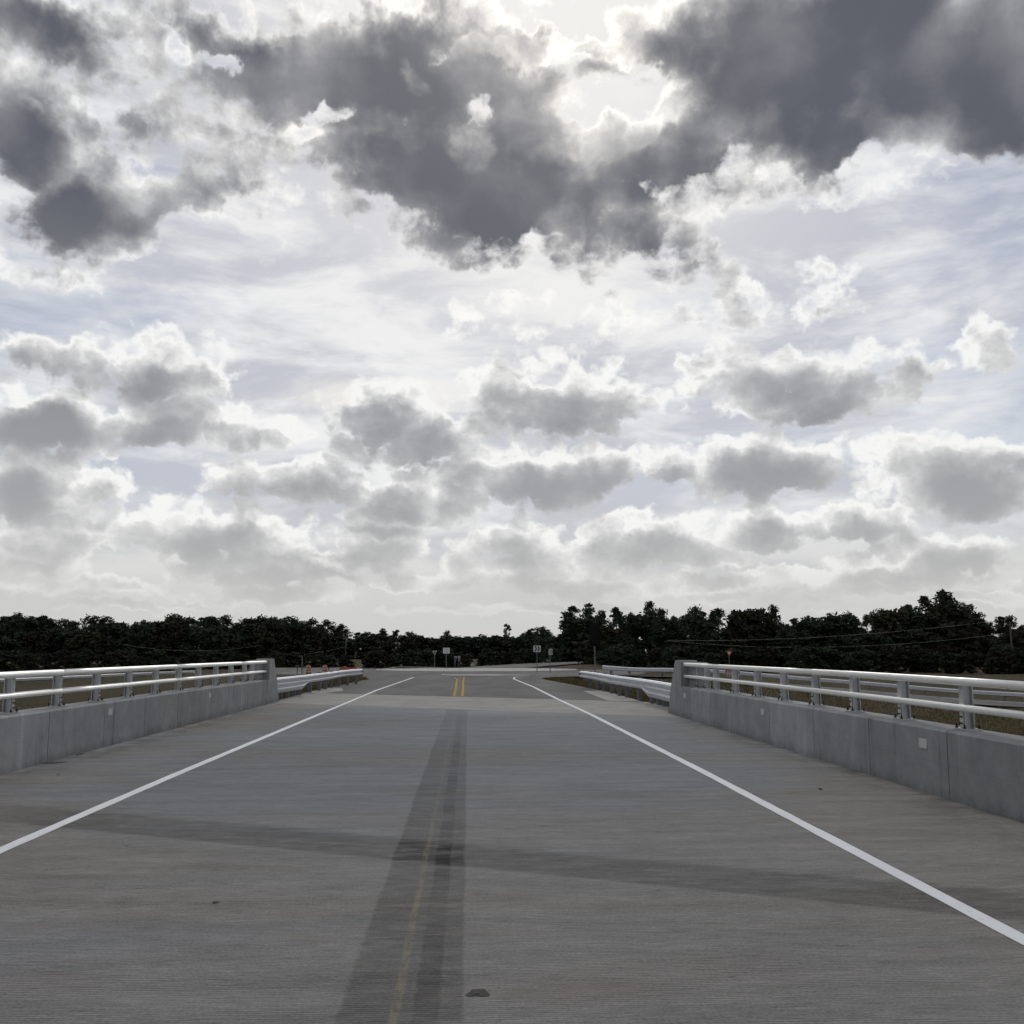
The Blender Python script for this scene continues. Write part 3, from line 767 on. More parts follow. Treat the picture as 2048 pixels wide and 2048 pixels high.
# ---------------------------------------------------------------- parapets
def panel_mesh(y0, y1, side, h=0.75, w=0.44):
    """one cast length of wall between joints, chamfered top edge; x measured outwards from the traffic face"""
    prof = [(0.0, -0.02), (0.0, h - 0.025), (0.02, h), (w, h), (w, -0.9), (0.1, -0.9)]
    fx = FACE_L if side < 0 else FACE_R
    mb = MB(); n = len(prof); ysn = [y0, y1]
    for y in ysn:
        for a, z in prof: mb.v.append((fx + side * a, y, z + zr(y)))
    mb.f += [tuple(range(n)), tuple(range(2 * n - 1, n - 1, -1))] + [(i, (i + 1) % n, n + (i + 1) % n, n + i) for i in range(n)]
    mb.s += [False] * (n + 2); return mb

def parapet(side, joints, y_end0, y_end1, plates, label, rail_end):
    fx = FACE_L if side < 0 else FACE_R
    root = thing('bridge_parapet', label, 'parapet', (fx, joints[-1], 0))
    inv = Matrix.Translation((-fx, -joints[-1], 0))
    def put(mb, name, mat, par=root):
        o = mb.build(name, mat, par)
        if par is root: o.data.transform(inv)
        return o
    js = joints + [y_end0]
    first = None
    for a, b in zip(js[:-1], js[1:]):
        p = put(panel_mesh(a + 0.009, b - 0.009, side), 'wall_panel', M['parapet'])
        mb = MB().box((fx + side * 0.25, b, 0.33 + zr(b)), (0.36, 0.03, 0.78))   # dark filler set back in the joint
        put(mb, 'joint_filler', M['joint'])
    # end block with its raised back and sloping nose
    e0, e1 = y_end0 + 0.009, y_end1
    mb = MB()
    lo = [(e0, -0.02), (e0, 0.75), (e1 - 0.42, 0.75), (e1 - 0.34, 0.66), (e1, -0.02)]
    mb.prism([(a, z + zr(a)) for a, z in lo], 'x', fx, fx + side * 0.44)
    hi = [(e0, 0.752), (e0, 1.32), (e0 + 0.03, 1.35), (e1 - 0.98, 1.35), (e1 - 0.90, 1.31), (e1 - 0.34, 0.752)]
    mb.prism([(a, z + zr(a)) for a, z in hi], 'x', fx + side * 0.215, fx + side * 0.437)
    f0 = rail_end + 0.04                          # full-depth head that the rails run up to
    hd = [(f0, 0.752), (f0, 1.36), (f0 + 0.03, 1.39), (e1 - 0.98, 1.39), (e1 - 0.90, 1.35), (e1 - 0.36, 0.752)]
    mb.prism([(a, z + zr(a)) for a, z in hd], 'x', fx + side * 0.012, fx + side * 0.430)
    put(mb, 'end_block', M['parapet'])
    for y, z in plates:
        mb = MB().box((fx - side * 0.006, y, z + zr(y)), (0.012, 0.20, 0.105))
        put(mb, 'marker_plate', M['plate'])
    return root
JL = [-11.4 + 2.25 * k for k in range(12)] + [15.62, 17.95, 20.14, 22.40, 24.72, 27.03, 29.35]
JR = [-11.2 + 2.25 * k for k in range(10)] + [11.31, 13.54, 15.73, 18.04, 20.24, 22.45]
parapet(-1, JL, 31.66, 34.15, [(18.19, 0.58), (25.05, 0.575), (11.6, 0.575)], 'concrete bridge parapet wall on the left side of the deck', 32.45)
parapet(1, JR, 24.42, 27.2, [(11.90, 0.555), (18.43, 0.535), (25.08, 0.545), (5.4, 0.55)], 'concrete bridge parapet wall on the right side of the deck', 25.55)

# ---------------------------------------------------------------- two-bar metal railings on the parapets
def oval(rx, rz, n=24):
    out = []
    for k in range(n):
        a = 2 * math.pi * k / n; c, s = math.cos(a), math.sin(a)
        out.append((rx * math.copysign(abs(c) ** 0.62, c), rz * math.copysign(abs(s) ** 0.62, s) - 0.012 * c * (1 if s > 0 else 0)))
    return out

def post_proto():
    """built at the origin: base at z=0, traffic face looking to -x"""
    root = bpy.data.objects.new('post', None)
    h = 0.535
    mb = MB()
    def flange(xc, th, w0, w1):
        mb.add([(xc - th / 2, -w0 / 2, 0.02), (xc + th / 2, -w0 / 2, 0.02), (xc + th / 2, w0 / 2, 0.02), (xc - th / 2, w0 / 2, 0.02),
                (xc - th / 2, -w1 / 2, h), (xc + th / 2, -w1 / 2, h), (xc + th / 2, w1 / 2, h), (xc - th / 2, w1 / 2, h)],
               [(3, 2, 1, 0), (4, 5, 6, 7), (0, 1, 5, 4), (1, 2, 6, 5), (2, 3, 7, 6), (3, 0, 4, 7)])
    flange(0.0, 0.014, 0.118, 0.100); flange(0.100, 0.014, 0.118, 0.100)
    mb.box((0.050, 0, 0.02 + (h - 0.02) / 2), (0.084, 0.018, h - 0.024))
    mb.box((-0.03, 0, 0.235), (0.045, 0.07, 0.05)); mb.box((-0.03, 0, 0.515), (0.045, 0.07, 0.035))   # rail saddles
    parts = [('shaft', mb, 'post_metal')]
    parts.append(('base_plate', MB().box((0.05, 0, 0.01), (0.20, 0.24, 0.02)), 'post_metal'))
    parts.append(('clamp_plate', MB().box((-0.014, 0, 0.115), (0.008, 0.075, 0.15)), 'bracket'))
    bl = MB()
    for z in (0.075, 0.145):
        for y in (-0.02, 0.02): bl.prism([(y + 0.011 * math.cos(a * math.pi / 3), z + 0.011 * math.sin(a * math.pi / 3)) for a in range(6)], 'x', -0.030, -0.0185)
    parts.append(('clamp_bolts', bl, 'bolt'))
    ab = MB()
    for x in (-0.03, 0.13):
        for y in (-0.095, 0.095):
            ab.lathe((x, y, 0.02), [(0.017, 0.0), (0.017, 0.018), (0.009, 0.018), (0.009, 0.045)], 8)
    parts.append(('anchor_bolts', ab, 'bolt'))
    return parts
POST = [(n, mb.mesh(n), M[k]) for n, mb, k in post_proto()]
for n, me, k in POST:
    bm = bmesh.new(); bm.from_mesh(me); bmesh.ops.recalc_face_normals(bm, faces=bm.faces); bm.to_mesh(me); bm.free()
    me.materials.append(k)

def railing(side, post_ys, y_end, splices, label):
    fx = FACE_L if side < 0 else FACE_R
    root = thing('bridge_railing', label, 'railing', (fx + side * 0.13, post_ys[0], 0.75))
    org = Vector(root.location)
    cuts = [-8.0] + splices + [y_end]
    for name, zc, rx, rz in (('top_rail', 1.285, 0.058, 0.043), ('lower_rail', 1.0, 0.056, 0.038)):
        for a, b in zip(cuts[:-1], cuts[1:]):
            n = max(2, int((b - a) / 1.5))
            ysn = [lerp(a + 0.004, b - 0.004, k / n) for k in range(n + 1)]
            prof = oval(rx, rz)
            mb = MB().sweep(prof, [(fx + side * 0.13 - org.x, y - org.y, zc + zr(y) - org.z) for y in ysn])
            mb.build(name, M['aluminium'], root)
            if b != y_end:
                MB().sweep(oval(rx - 0.006, rz - 0.006), [(fx + side * 0.13 - org.x, y - org.y, zc + zr(b) - org.z) for y in (b - 0.1, b + 0.1)]).build('splice_sleeve', M['post_metal'], root)
    for y in post_ys:
        p = None
        for n, me, k in POST:
            o = bpy.data.objects.new('post' if n == 'shaft' else n, me); COL.objects.link(o)
            if n == 'shaft':
                p = o; o.parent = root
                o.location = (side * 0.075, y - org.y, 0.75 + zr(y) - org.z)
                o.rotation_euler = (0, 0, 0 if side > 0 else math.pi)
            else:
                o.parent = p
                if n.endswith('bolts'): o['kind'] = 'stuff'
    return root
railing(-1, [14.81 - 1.69 * k for k in range(7, 0, -1)] + [14.81 + 1.69 * k for k in range(10)] + [31.06], 32.45, [-2.0, 4.1, 10.2, 16.3, 22.55, 28.9], 'pale two-bar metal railing on the left parapet')
railing(1, [11.33 - 1.655 * k for k in range(5, 0, -1)] + [11.33 + 1.655 * k for k in range(8)] + [23.77, 24.59], 25.55, [-2.2, 4.2, 9.6, 15.95, 22.0], 'pale two-bar metal railing on the right parapet')

# ---------------------------------------------------------------- guardrails
W_PROF = [(0.0, 0.0), (0.03, -0.005), (0.080, -0.055), (0.080, -0.095), (0.010, -0.140), (0.010, -0.172), (0.080, -0.217), (0.080, -0.257), (0.03, -0.307), (0.0, -0.312)]
T_PROF = [(0.0, 0.0), (0.03, -0.005), (0.080, -0.055), (0.080, -0.095), (0.010, -0.140), (0.010, -0.160), (0.080, -0.205), (0.080, -0.245), (0.010, -0.300), (0.010, -0.320), (0.080, -0.365), (0.080, -0.405), (0.03, -0.503), (0.0, -0.508)]
W14 = [W_PROF[0], W_PROF[1], W_PROF[2], W_PROF[3], W_PROF[4], W_PROF[5], W_PROF[6], (0.080, -0.225), (0.080, -0.232), (0.080, -0.240), (0.080, -0.248), W_PROF[7], W_PROF[8], W_PROF[9]]
def beam(mb, profs, path, th=0.006):
    """thin corrugated sheet: closed profile made of the front and a set-back copy"""
    def close(p): return list(p) + [(a - th, b) for a, b in reversed(p)]
    return mb.sweep([close(p) for p in profs], path, smooth=False)

def i_post(mb, x, y, z0, z1, ang):
    ca, sa = math.cos(ang), math.sin(ang)
    for off, s in (((-0.07), (0.012, 0.10)), ((0.07), (0.012, 0.10)), (0.0, (0.128, 0.008))):
        mb.box((x + ca * off, y + sa * off, (z0 + z1) / 2), (s[0], s[1], z1 - z0), ang)

def near_guardrail(side, pts, label, top=0.75):
    """thrie beam at the bridge end, transition piece, then W-beam; pts are x, y of the traffic face"""
    P = smooth_path([(a, b, 0) for a, b in pts], 0.5)
    root = thing('guardrail', label, 'guardrail', (pts[0][0], pts[0][1], zr(pts[0][1])))
    org = Vector(root.location)
    d = [0.0]
    for a, b in zip(P[:-1], P[1:]): d.append(d[-1] + (b - a).length)
    pa = [Vector((p.x, p.y, zr(p.y) + top)) - org for p in P]
    sgn = -1 if side > 0 else 1            # corrugation bulges towards traffic
    def prof(p): return [(sgn * a, b) for a, b in p]
    L1, L2 = 3.9, 5.0
    i1 = next(i for i, q in enumerate(d) if q >= L1); i2 = next(i for i, q in enumerate(d) if q >= L2)
    beam(MB(), [prof(T_PROF)] * (i1 + 1), pa[:i1 + 1]).build('thrie_beam', M['galv'], root)
    k = i2 - i1
    tr = [[(lerp(a[0], b[0], j / k), lerp(a[1], b[1], j / k)) for a, b in zip(prof(T_PROF), prof(W14))] for j in range(k + 1)]
    beam(MB(), tr, [q + Vector((0, 0, -0.004)) for q in pa[i1:i2 + 1]]).build('transition_beam', M['galv'], root)
    # W-beam lengths
    i = i2
    while i < len(pa) - 1:
        e = next((q for q in range(i, len(pa)) if d[q] >= d[i] + 3.81), len(pa) - 1)
        if d[-1] - d[e] < 1.5: e = len(pa) - 1
        beam(MB(), [prof(W_PROF)] * (e - i + 1), pa[i:e + 1]).build('w_beam', M['galv'], root)
        i = e
    # posts and blocks behind the beam
    s = 0.5
    while s < d[-1] - 0.2:
        j = min(range(len(d)), key=lambda q: abs(d[q] - s)); p = P[j]
        t = P[min(j + 1, len(P) - 1)] - P[max(j - 1, 0)]; ang = math.atan2(t.y, t.x) + math.pi / 2
        nx, ny = side * abs(math.cos(ang)), math.sin(ang) * (1 if math.cos(ang) * side > 0 else -1)
        zg = zr(p.y)
        mbp = MB(); i_post(mbp, p.x + nx * 0.285 - org.x, p.y + ny * 0.285 - org.y, zg - 0.4 - org.z, zg + top + 0.01 - org.z, ang)
        po = mbp.build('guardrail_post', M['galv_dull_shaded'], root)
        hh = 0.46 if s < L1 else 0.34
        MB().box((p.x + nx * 0.108 - org.x, p.y + ny * 0.108 - org.y, zg + top - 0.02 - hh / 2 - org.z), (0.19, 0.14, hh), ang).build('block', M['wood'], po)
        MB().lathe((0, 0, 0), [(0.02, 0.0), (0.02, 0.012), (0.008, 0.02)], 8)
        s += 0.95 if s < L2 else 1.905
    # rounded end piece
    e, e0 = pa[-1], pa[-3]
    t = (e - e0).normalized(); n = Vector((side, 0, 0)); cyl = []
    mbe = MB().box((e.x + side * 0.05, e.y + 0.06, e.z - 0.17), (0.24, 0.16, 0.42))
    mbe.build('end_head', M['bolt'] if side > 0 else M['galv_dull_shaded'], root)
    return root
near_guardrail(1, [(5.52, 27.25), (5.55, 31.5), (5.48, 33.5), (5.30, 37.5), (5.28, 42.0), (5.14, 47.0)], 'steel guardrail running on from the end of the right parapet')
near_guardrail(-1, [(-6.36, 34.2), (-6.18, 37.0), (-6.02, 40.5), (-5.86, 44.5), (-5.80, 48.5), (-5.40, 53.0)], 'steel guardrail running on from the end of the left parapet')

def far_guardrail(path, label, top=0.72, mat='galv', side=1, step=3.8, cat='guardrail', in_group=None, start=0.0):
    P = smooth_path(path, 1.2)[int(start / 1.2):]
    root = thing('guardrail', label, cat, path[0], group=in_group); org = Vector(root.location)
    pa = [p + Vector((0, 0, top)) - org for p in P]
    pf = [(side * a, b) for a, b in W_PROF]
    i = 0
    while i < len(pa) - 1:
        e = min(len(pa) - 1, i + 6)
        beam(MB(), [pf] * (e - i + 1), pa[i:e + 1]).build('w_beam', M[mat], root); i = e
    acc = 0.6
    for a, b in zip(P[:-1], P[1:]):
        acc += (b - a).length
        if acc >= step:
            acc = 0.0; t = (b - a); ang = math.atan2(t.y, t.x) + math.pi / 2
            n = Vector((t.y, -t.x, 0)).normalized() * (-side * 0.2)
            mbp = MB().box((a.x + n.x - org.x, a.y + n.y - org.y, a.z + (top - 0.7) / 2 - org.z), (0.15, 0.12, top + 0.7), ang)
            mbp.box((a.x + n.x * 0.45 - org.x, a.y + n.y * 0.45 - org.y, a.z + top - 0.16 - org.z), (0.17, 0.13, 0.32), ang)
            mbp.build('guardrail_post', M['galv_dull_shaded'], root)
    return root
far_guardrail(RAMP_R, 'long guardrail curving along the ramp behind the right railing', side=1)
far_guardrail([(-52.0, 84.0, -2.0), (-44.0, 99.0, -1.95), (-36.5, 113.0, -1.75), (-31.0, 119.0, -1.6)], 'distant guardrail on the low ground behind the left railing', side=1)
far_guardrail(RAMP_L[3:], 'distant guardrail on the far left side of the roundabout', side=1, mat='galv_dull_shaded', start=6.5)
far_guardrail([(9.5, 178.0, -0.75), (16.0, 181.0, -0.7), (24.0, 183.0, -0.65), (33.0, 184.5, -0.65)], 'far guardrail beyond the road leaving the roundabout', side=1, mat='galv_dull_shaded')

# ---------------------------------------------------------------- signs
def u_post(name, x, y, z0, z1, parent, w=0.06):
    mb = MB()
    mb.box((x, y, (z0 + z1) / 2), (w, 0.012, z1 - z0))
    mb.box((x - w / 2 + 0.006, y + 0.02, (z0 + z1) / 2), (0.012, 0.028, z1 - z0)); mb.box((x + w / 2 - 0.006, y + 0.02, (z0 + z1) / 2), (0.012, 0.028, z1 - z0))
    return mb.build(name, M['galv_dull_shaded'], parent)

def slab_poly(pts, y0, y1): return MB().prism(pts, 'y', y0, y1)
def tri(w, cx=0.0, cz=0.0, cut=0.12):
    """yield triangle pointing down with blunt corners, w = side length"""
    h = w * 0.866; A = [(-w / 2, h / 2), (w / 2, h / 2), (0, -h / 2)]; out = []
    for i in range(3):
        p, a, b = Vector(A[i]), Vector(A[i - 1]), Vector(A[(i + 1) % 3])
        out += [p.lerp(a, cut), p.lerp(b, cut)]
    return [(cx + v.x, cz + v.y) for v in out]

def yield_sign(label, x, y, zc, w, rz=0.0, back=False, red=True):
    zg = terrain(x, y); root = thing('yield_sign', label, 'road sign', (x, y, zg), rz)
    u_post('post', 0, 0.03, -0.3, zc - zg + w * 0.3, root)
    pn = slab_poly(tri(w, 0, zc - zg), -0.012, -0.004).build('sign_panel', M['sign_red'] if red else M['sign_back'], root)
    if red: slab_poly(tri(w * 0.46, 0, zc - zg + 0.02, 0.1), -0.018, -0.0135).build('sign_face', M['sign_white'], pn)
    else: slab_poly(tri(w * 0.42, 0, zc - zg + 0.02, 0.1), -0.018, -0.0135).build('sign_face', M['sign_black'], pn)
    return root

def panel_sign(name, label, x, y, zc, w, h, rz=0.0, mat='sign_white'):
    zg = terrain(x, y); root = thing(name, label, 'road sign', (x, y, zg), rz)
    u_post('post', 0, 0.03, -0.3, zc - zg + h * 0.45, root)
    r = 0.06 * min(w, h); q = []
    for sx, sz, a0 in ((1, 1, 0), (-1, 1, 90), (-1, -1, 180), (1, -1, 270)):
        for k in range(3):
            a = math.radians(a0 + 45 * k); q.append((sx * (w / 2 - r) + r * math.cos(a), zc - zg + sz * (h / 2 - r) + r * math.sin(a)))
    pn = slab_poly(q, -0.012, -0.004).build('sign_panel', M[mat], root)
    return root, pn, zc - zg

def chevrons(pn, zc, w, h, n, parent_mat='sign_black'):
    for k in range(n):
        x0 = -w / 2 + w * (0.12 + 0.80 * k / n); cw = w * 0.80 / n
        q = [(x0, zc + h * 0.42), (x0 + cw * 0.52, zc + h * 0.42), (x0 + cw * 0.98, zc), (x0 + cw * 0.52, zc - h * 0.42), (x0, zc - h * 0.42), (x0 + cw * 0.46, zc)]
        slab_poly(q, -0.018, -0.0135).build('chevron', M[parent_mat], pn)

yield_sign('pale yield sign standing left of the square white sign beyond the roundabout', -3.25, 101.0, 1.17, 0.52, red=False)
r_, pn, zc = panel_sign('lane_sign', 'square white sign on a tall post beyond the roundabout', -1.98, 95.0, 1.41, 0.62, 0.52)
for k in range(2):
    for j in range(3): slab_poly([(-0.25 + 0.28 * k + 0.075 * j, zc - 0.2), (-0.235 + 0.28 * k + 0.075 * j, zc - 0.2), (-0.235 + 0.28 * k + 0.075 * j, zc + 0.2), (-0.25 + 0.28 * k + 0.075 * j, zc + 0.2)], -0.018, -0.0135).build('marking', M['sign_back'], pn)
slab_poly([(-0.012, zc - 0.25), (0.012, zc - 0.25), (0.012, zc + 0.25), (-0.012, zc + 0.25)], -0.018, -0.0135).build('marking', M['sign_back'], pn)
yield_sign('first of two narrow turned yield signs right of the square white sign', -1.28, 106.0, 0.50, 0.78, math.radians(66), red=False)
yield_sign('second of two narrow turned yield signs, farther from the square white sign', -0.92, 106.0, 0.50, 0.78, math.radians(64), red=False)
root = thing('diamond_sign', 'small low diamond sign near the ground beyond the roundabout', 'road sign', (0.44, 104.0, terrain(0.44, 104.0)))
zz = -0.02 - root.location.z
slab_poly([(0, zz + 0.23), (0.23, zz), (0, zz - 0.23), (-0.23, zz)], -0.012, -0.004).build('sign_panel', M['sign_back'], root); u_post('post', 0, 0.03, -0.3, zz, root)
r_, pn, zc = panel_sign('chevron_sign', 'white sign with two black chevrons pointing right beyond the roundabout', 5.35, 80.0, 1.59, 0.56, 0.50); chevrons(pn, zc, 0.56, 0.50, 2)
r_, pn, zc = panel_sign('chevron_sign', 'smaller narrow chevron sign turned aside, right of the larger chevron sign', 6.42, 80.3, 1.35, 0.52, 0.46, math.radians(52)); chevrons(pn, zc, 0.52, 0.46, 2)
yield_sign('red and white yield sign rising behind the right railing', 24.6, 96.5, 1.12, 0.70)

def covered_sign(label, x, y, z0, z1, w):
    zg = terrain(x, y); root = thing('covered_sign', label, 'road sign', (x, y, zg))
    u_post('post', 0, 0.05, -0.3, z1 - zg - 0.1, root, 0.09)
    mb = MB(); n = 10; rr = random.Random(5)
    for k, yy in enumerate((-0.06, 0.03)):
        for j in range(n + 1):
            for i in range(7):
                e = 0.012 if i in (0, 6) or j in (0, n) else 0.02
                mb.v.append((-w / 2 + w * i / 6 + rr.uniform(-e, e) * 0.7, yy + rr.uniform(-0.012, 0.012) * (1 if k == 0 else -1), z0 - zg + (z1 - z0) * j / n + rr.uniform(-e, e)))
    m = 7; o = (n + 1) * m
    for b in (0, o):
        for j in range(n):
            for i in range(m - 1): mb.f.append((b + j * m + i, b + j * m + i + 1, b + (j + 1) * m + i + 1, b + (j + 1) * m + i)); mb.s.append(True)
    rim = [i for i in range(m)] + [j * m + m - 1 for j in range(1, n + 1)] + [n * m + i for i in range(m - 2, -1, -1)] + [j * m for j in range(n - 1, 0, -1)]
    for a, b in zip(rim, rim[1:] + rim[:1]): mb.f.append((a, b, o + b, o + a)); mb.s.append(True)
    cv = mb.build('black_cover', M['black_wrap'], root)
    MB().tube([(-0.07, -0.02, z0 - zg - 0.05), (0.0, -0.03, z0 - zg - 0.09), (0.07, -0.02, z0 - zg - 0.05)], 0.012, 6).build('tie_cord', M['galv_dull_shaded'], cv)
    return root
covered_sign('tall sign wrapped in black plastic behind the right guardrail', 8.75, 71.0, 1.82, 3.36, 0.68)
covered_sign('slim sign wrapped in black plastic beyond the left guardrail', -14.3, 90.0, 1.02, 2.10, 0.30)

# ---------------------------------------------------------------- roadworks things left and right
def barrel(label, x, y, zb):
    root = thing('traffic_barrel', label, 'barrel', (x, y, zb), group='orange barrels by the concrete barrier')
    zs = [0.0, 0.16, 0.17, 0.34, 0.35, 0.52, 0.53, 0.70, 0.71, 0.88, 0.98]
    MB().lathe((0, 0, 0), [(0.34, 0.0), (0.34, 0.07), (0.26, 0.08)], 16).build('base_ring', M['rubber'], root)
    body = MB().lathe((0, 0, 0.05), [(0.29, 0.0), (0.285, 0.30), (0.27, 0.31), (0.265, 0.62), (0.25, 0.63), (0.24, 0.90), (0.20, 0.95)], 18).build('body', M['orange'], root)
    for z0, r0 in ((0.20, 0.291), (0.48, 0.272), (0.74, 0.252)):
        MB().lathe((0, 0, 0.05), [(r0, z0), (r0 - 0.003, z0 + 0.10)], 18).build('reflective_band', M['barrel_white'], body)
    MB().tube([(-0.09, 0, 0.99), (-0.05, 0, 1.08), (0.05, 0, 1.08), (0.09, 0, 0.99)], 0.018, 6).build('handle', M['orange'], body)
    return root
barrel('left orange and white traffic barrel in front of the concrete barrier', -18.0, 118.0, -1.28)
barrel('right orange and white traffic barrel, nearer the orange plastic barrier', -16.1, 117.5, -1.28)

def jersey(label, x, y, zb, L, rz):
    prof = [(-0.30, 0), (-0.30, 0.08), (-0.18, 0.30), (-0.09, 0.81), (0.09, 0.81), (0.18, 0.30), (0.30, 0.08), (0.30, 0)]
    root = thing('concrete_barrier', label, 'barrier', (x, y, zb), rz, 'pale concrete barriers left of the roundabout')
    MB().prism([(a, b) for a, b in prof], 'x', -L / 2, L / 2).build('barrier_body', M['barrier'], root)
    MB().box((L / 2 + 0.02, 0, 0.4), (0.04, 0.06, 0.5)).build('connector', M['galv_dull_shaded'], root)
    return root
for k, (lb) in enumerate(('leftmost pale concrete barrier beyond the left guardrail', 'pale concrete barrier behind the two orange barrels', 'rightmost pale concrete barrier, just left of the orange plastic barrier')):
    jersey(lb, -22.2 + 3.7 * k, 124.5 + 0.35 * k, -1.50, 3.6, math.radians(5))

root = thing('plastic_barrier', 'long orange red plastic barrier lying beyond the left guardrail', 'barrier', (-13.4, 117.0, -1.18), math.radians(4))
bd = MB().prism([(-0.28, 0), (-0.28, 0.18), (-0.14, 0.42), (-0.10, 0.66), (0.10, 0.66), (0.14, 0.42), (0.28, 0.18), (0.28, 0)], 'x', -0.98, 0.98).build('barrier_body', M['red_orange'], root)
for xq in (-0.6, 0.0, 0.6): MB().box((xq, -0.2, 0.20), (0.28, 0.1, 0.1)).build('forklift_slot', M['sign_red'], bd)
MB().lathe((-0.45, 0, 0.66), [(0.16, 0), (0.16, 0.08), (0.1, 0.12)], 12).build('filler_cap', M['red_orange'], bd)

# striped barricade on the ramp, seen between the bars of the right railing
root = thing('barricade', 'barricade with red and white slanting stripes seen between the right railing bars', 'barricade', (19.6, 76.0, terrain(19.6, 76.0)))
zb = -0.50 - root.location.z
for xq in (-0.5, 0.5): MB().box((xq, 0.04, (zb + 0.62) / 2), (0.05, 0.05, zb + 0.62)).build('upright', M['galv_dull_shaded'], root)
for bz in (zb + 0.02, zb + 0.32):
    brd = MB().box((0, 0, bz + 0.12), (1.12, 0.025, 0.22)).build('board', M['barrel_white'], root)
    for k in range(6):
        x0 = -0.54 + 0.18 * k; sl = 0.07 if k < 3 else -0.07
        MB().prism([(x0 - sl, bz + 0.012), (x0 + 0.09 - sl, bz + 0.012), (x0 + 0.09 + sl, bz + 0.228), (x0 + sl, bz + 0.228)], 'y', -0.018, -0.0135).build('stripe', M['sign_red'], brd)
root = thing('marker_panel', 'small upright white marker panel left of the striped barricade', 'road sign', (17.8, 76.5, terrain(17.8, 76.5)))
zb = -0.45 - root.location.z
u_post('post', 0, 0.03, -0.3, zb + 0.5, root); MB().box((0, 0, zb + 0.28), (0.30, 0.014, 0.55)).build('sign_panel', M['sign_white'], root)
# small red reflector sign at the nose of the right end block
root = thing('delineator', 'small red delineator just beyond the right end block', 'delineator', (6.05, 29.2, terrain(6.05, 29.2)))
zb = 0.98 - root.location.z
u_post('post', 0, 0.02, -0.2, zb, root, 0.05); MB().prism([(-0.02, zb - 0.10), (0.02, zb - 0.10), (0.02, zb + 0.06), (0.01, zb + 0.08), (-0.01, zb + 0.08), (-0.02, zb + 0.06)], 'y', -0.01, 0.0).build('reflector', M['sign_red'], root)

# ---------------------------------------------------------------- power lines in front of the trees
def pole(label, x, y, h, arm=1.6):
    zg = terrain(x, y); root = thing('utility_pole', label, 'utility pole', (x, y, zg), group='wooden utility poles')
    MB().tube([(0, 0, -0.5), (0, 0, h * 0.5), (0.03, 0, h)], [0.17, 0.14, 0.11], 10).build('shaft', M['bark'], root)
    am = MB().box((0, -0.14, h - 0.5), (arm, 0.10, 0.12)).build('crossarm', M['bark'], root)
    for xq in (-arm * 0.42, arm * 0.42): MB().lathe((xq, -0.14, h - 0.44), [(0.03, 0), (0.06, 0.05), (0.04, 0.10), (0.06, 0.15), (0.02, 0.2)], 8).build('insulator', M['sign_back'], am)
    return root
def wire(label, a, b, sag, r=0.022, group='overhead cables'):
    a, b = Vector(a), Vector(b); pts = []
    for k in range(25):
        t = k / 24; p = a.lerp(b, t); p.z -= sag * 4 * t * (1 - t); pts.append(p - a)
    o = MB().tube(pts, r, 5).build('power_line', M['wire'], None, tuple(a)); return tag(o, label, 'cable', group)
def dirpt(px, py, dist):
    """point at a distance along a sight line given as azimuth and elevation in degrees"""
    a, e = math.radians(px), math.radians(py); return (dist * math.sin(a), dist * math.cos(a), EYE + dist * math.tan(e))
wire('upper of the two cables hanging before the right trees', dirpt(11.0, 0.42, 175), dirpt(27.6, 1.35, 165), 0.9)
wire('lower of the two cables hanging before the right trees', dirpt(11.0, 0.40, 175), dirpt(27.9, 0.70, 165), 1.5)
wire('faint sagging cable before the left trees', dirpt(-18.4, 0.22, 180), dirpt(-11.2, 0.16, 190), 1.1)
wire('cable rising to the slim pole before the left trees', dirpt(-11.2, -0.55, 190), dirpt(-6.75, 0.05, 200), 0.35)
pole('wooden pole among the trees at the right edge', *dirpt(28.25, 0, 168)[:2], 7.0)
pole('slim pole in front of the left trees near the square white sign', *dirpt(-6.7, 0, 200)[:2], 5.2, 1.0)

# ---------------------------------------------------------------- trees
def leaf_quads(mb, c, n, rad, size, rr, flat=0.8):
    for _ in range(n):
        while True:
            v = Vector((rr.uniform(-1, 1), rr.uniform(-1, 1), rr.uniform(-1, 1)))
            if v.length < 1: break
        p = Vector(c) + Vector((v.x * rad, v.y * rad, v.z * rad * flat))
        a = Vector((rr.gauss(0, 1), rr.gauss(0, 1), rr.gauss(0, 0.7))).normalized()
        b = a.cross(Vector((rr.gauss(0, 1), rr.gauss(0, 1), rr.gauss(0, 1)))).normalized()
        s = size * rr.uniform(0.6, 1.3); a = a * s; b = b * s * rr.uniform(0.35, 0.6)
        mb.add([p - a, p + b, p + a, p - b], [(0, 1, 2, 3)])

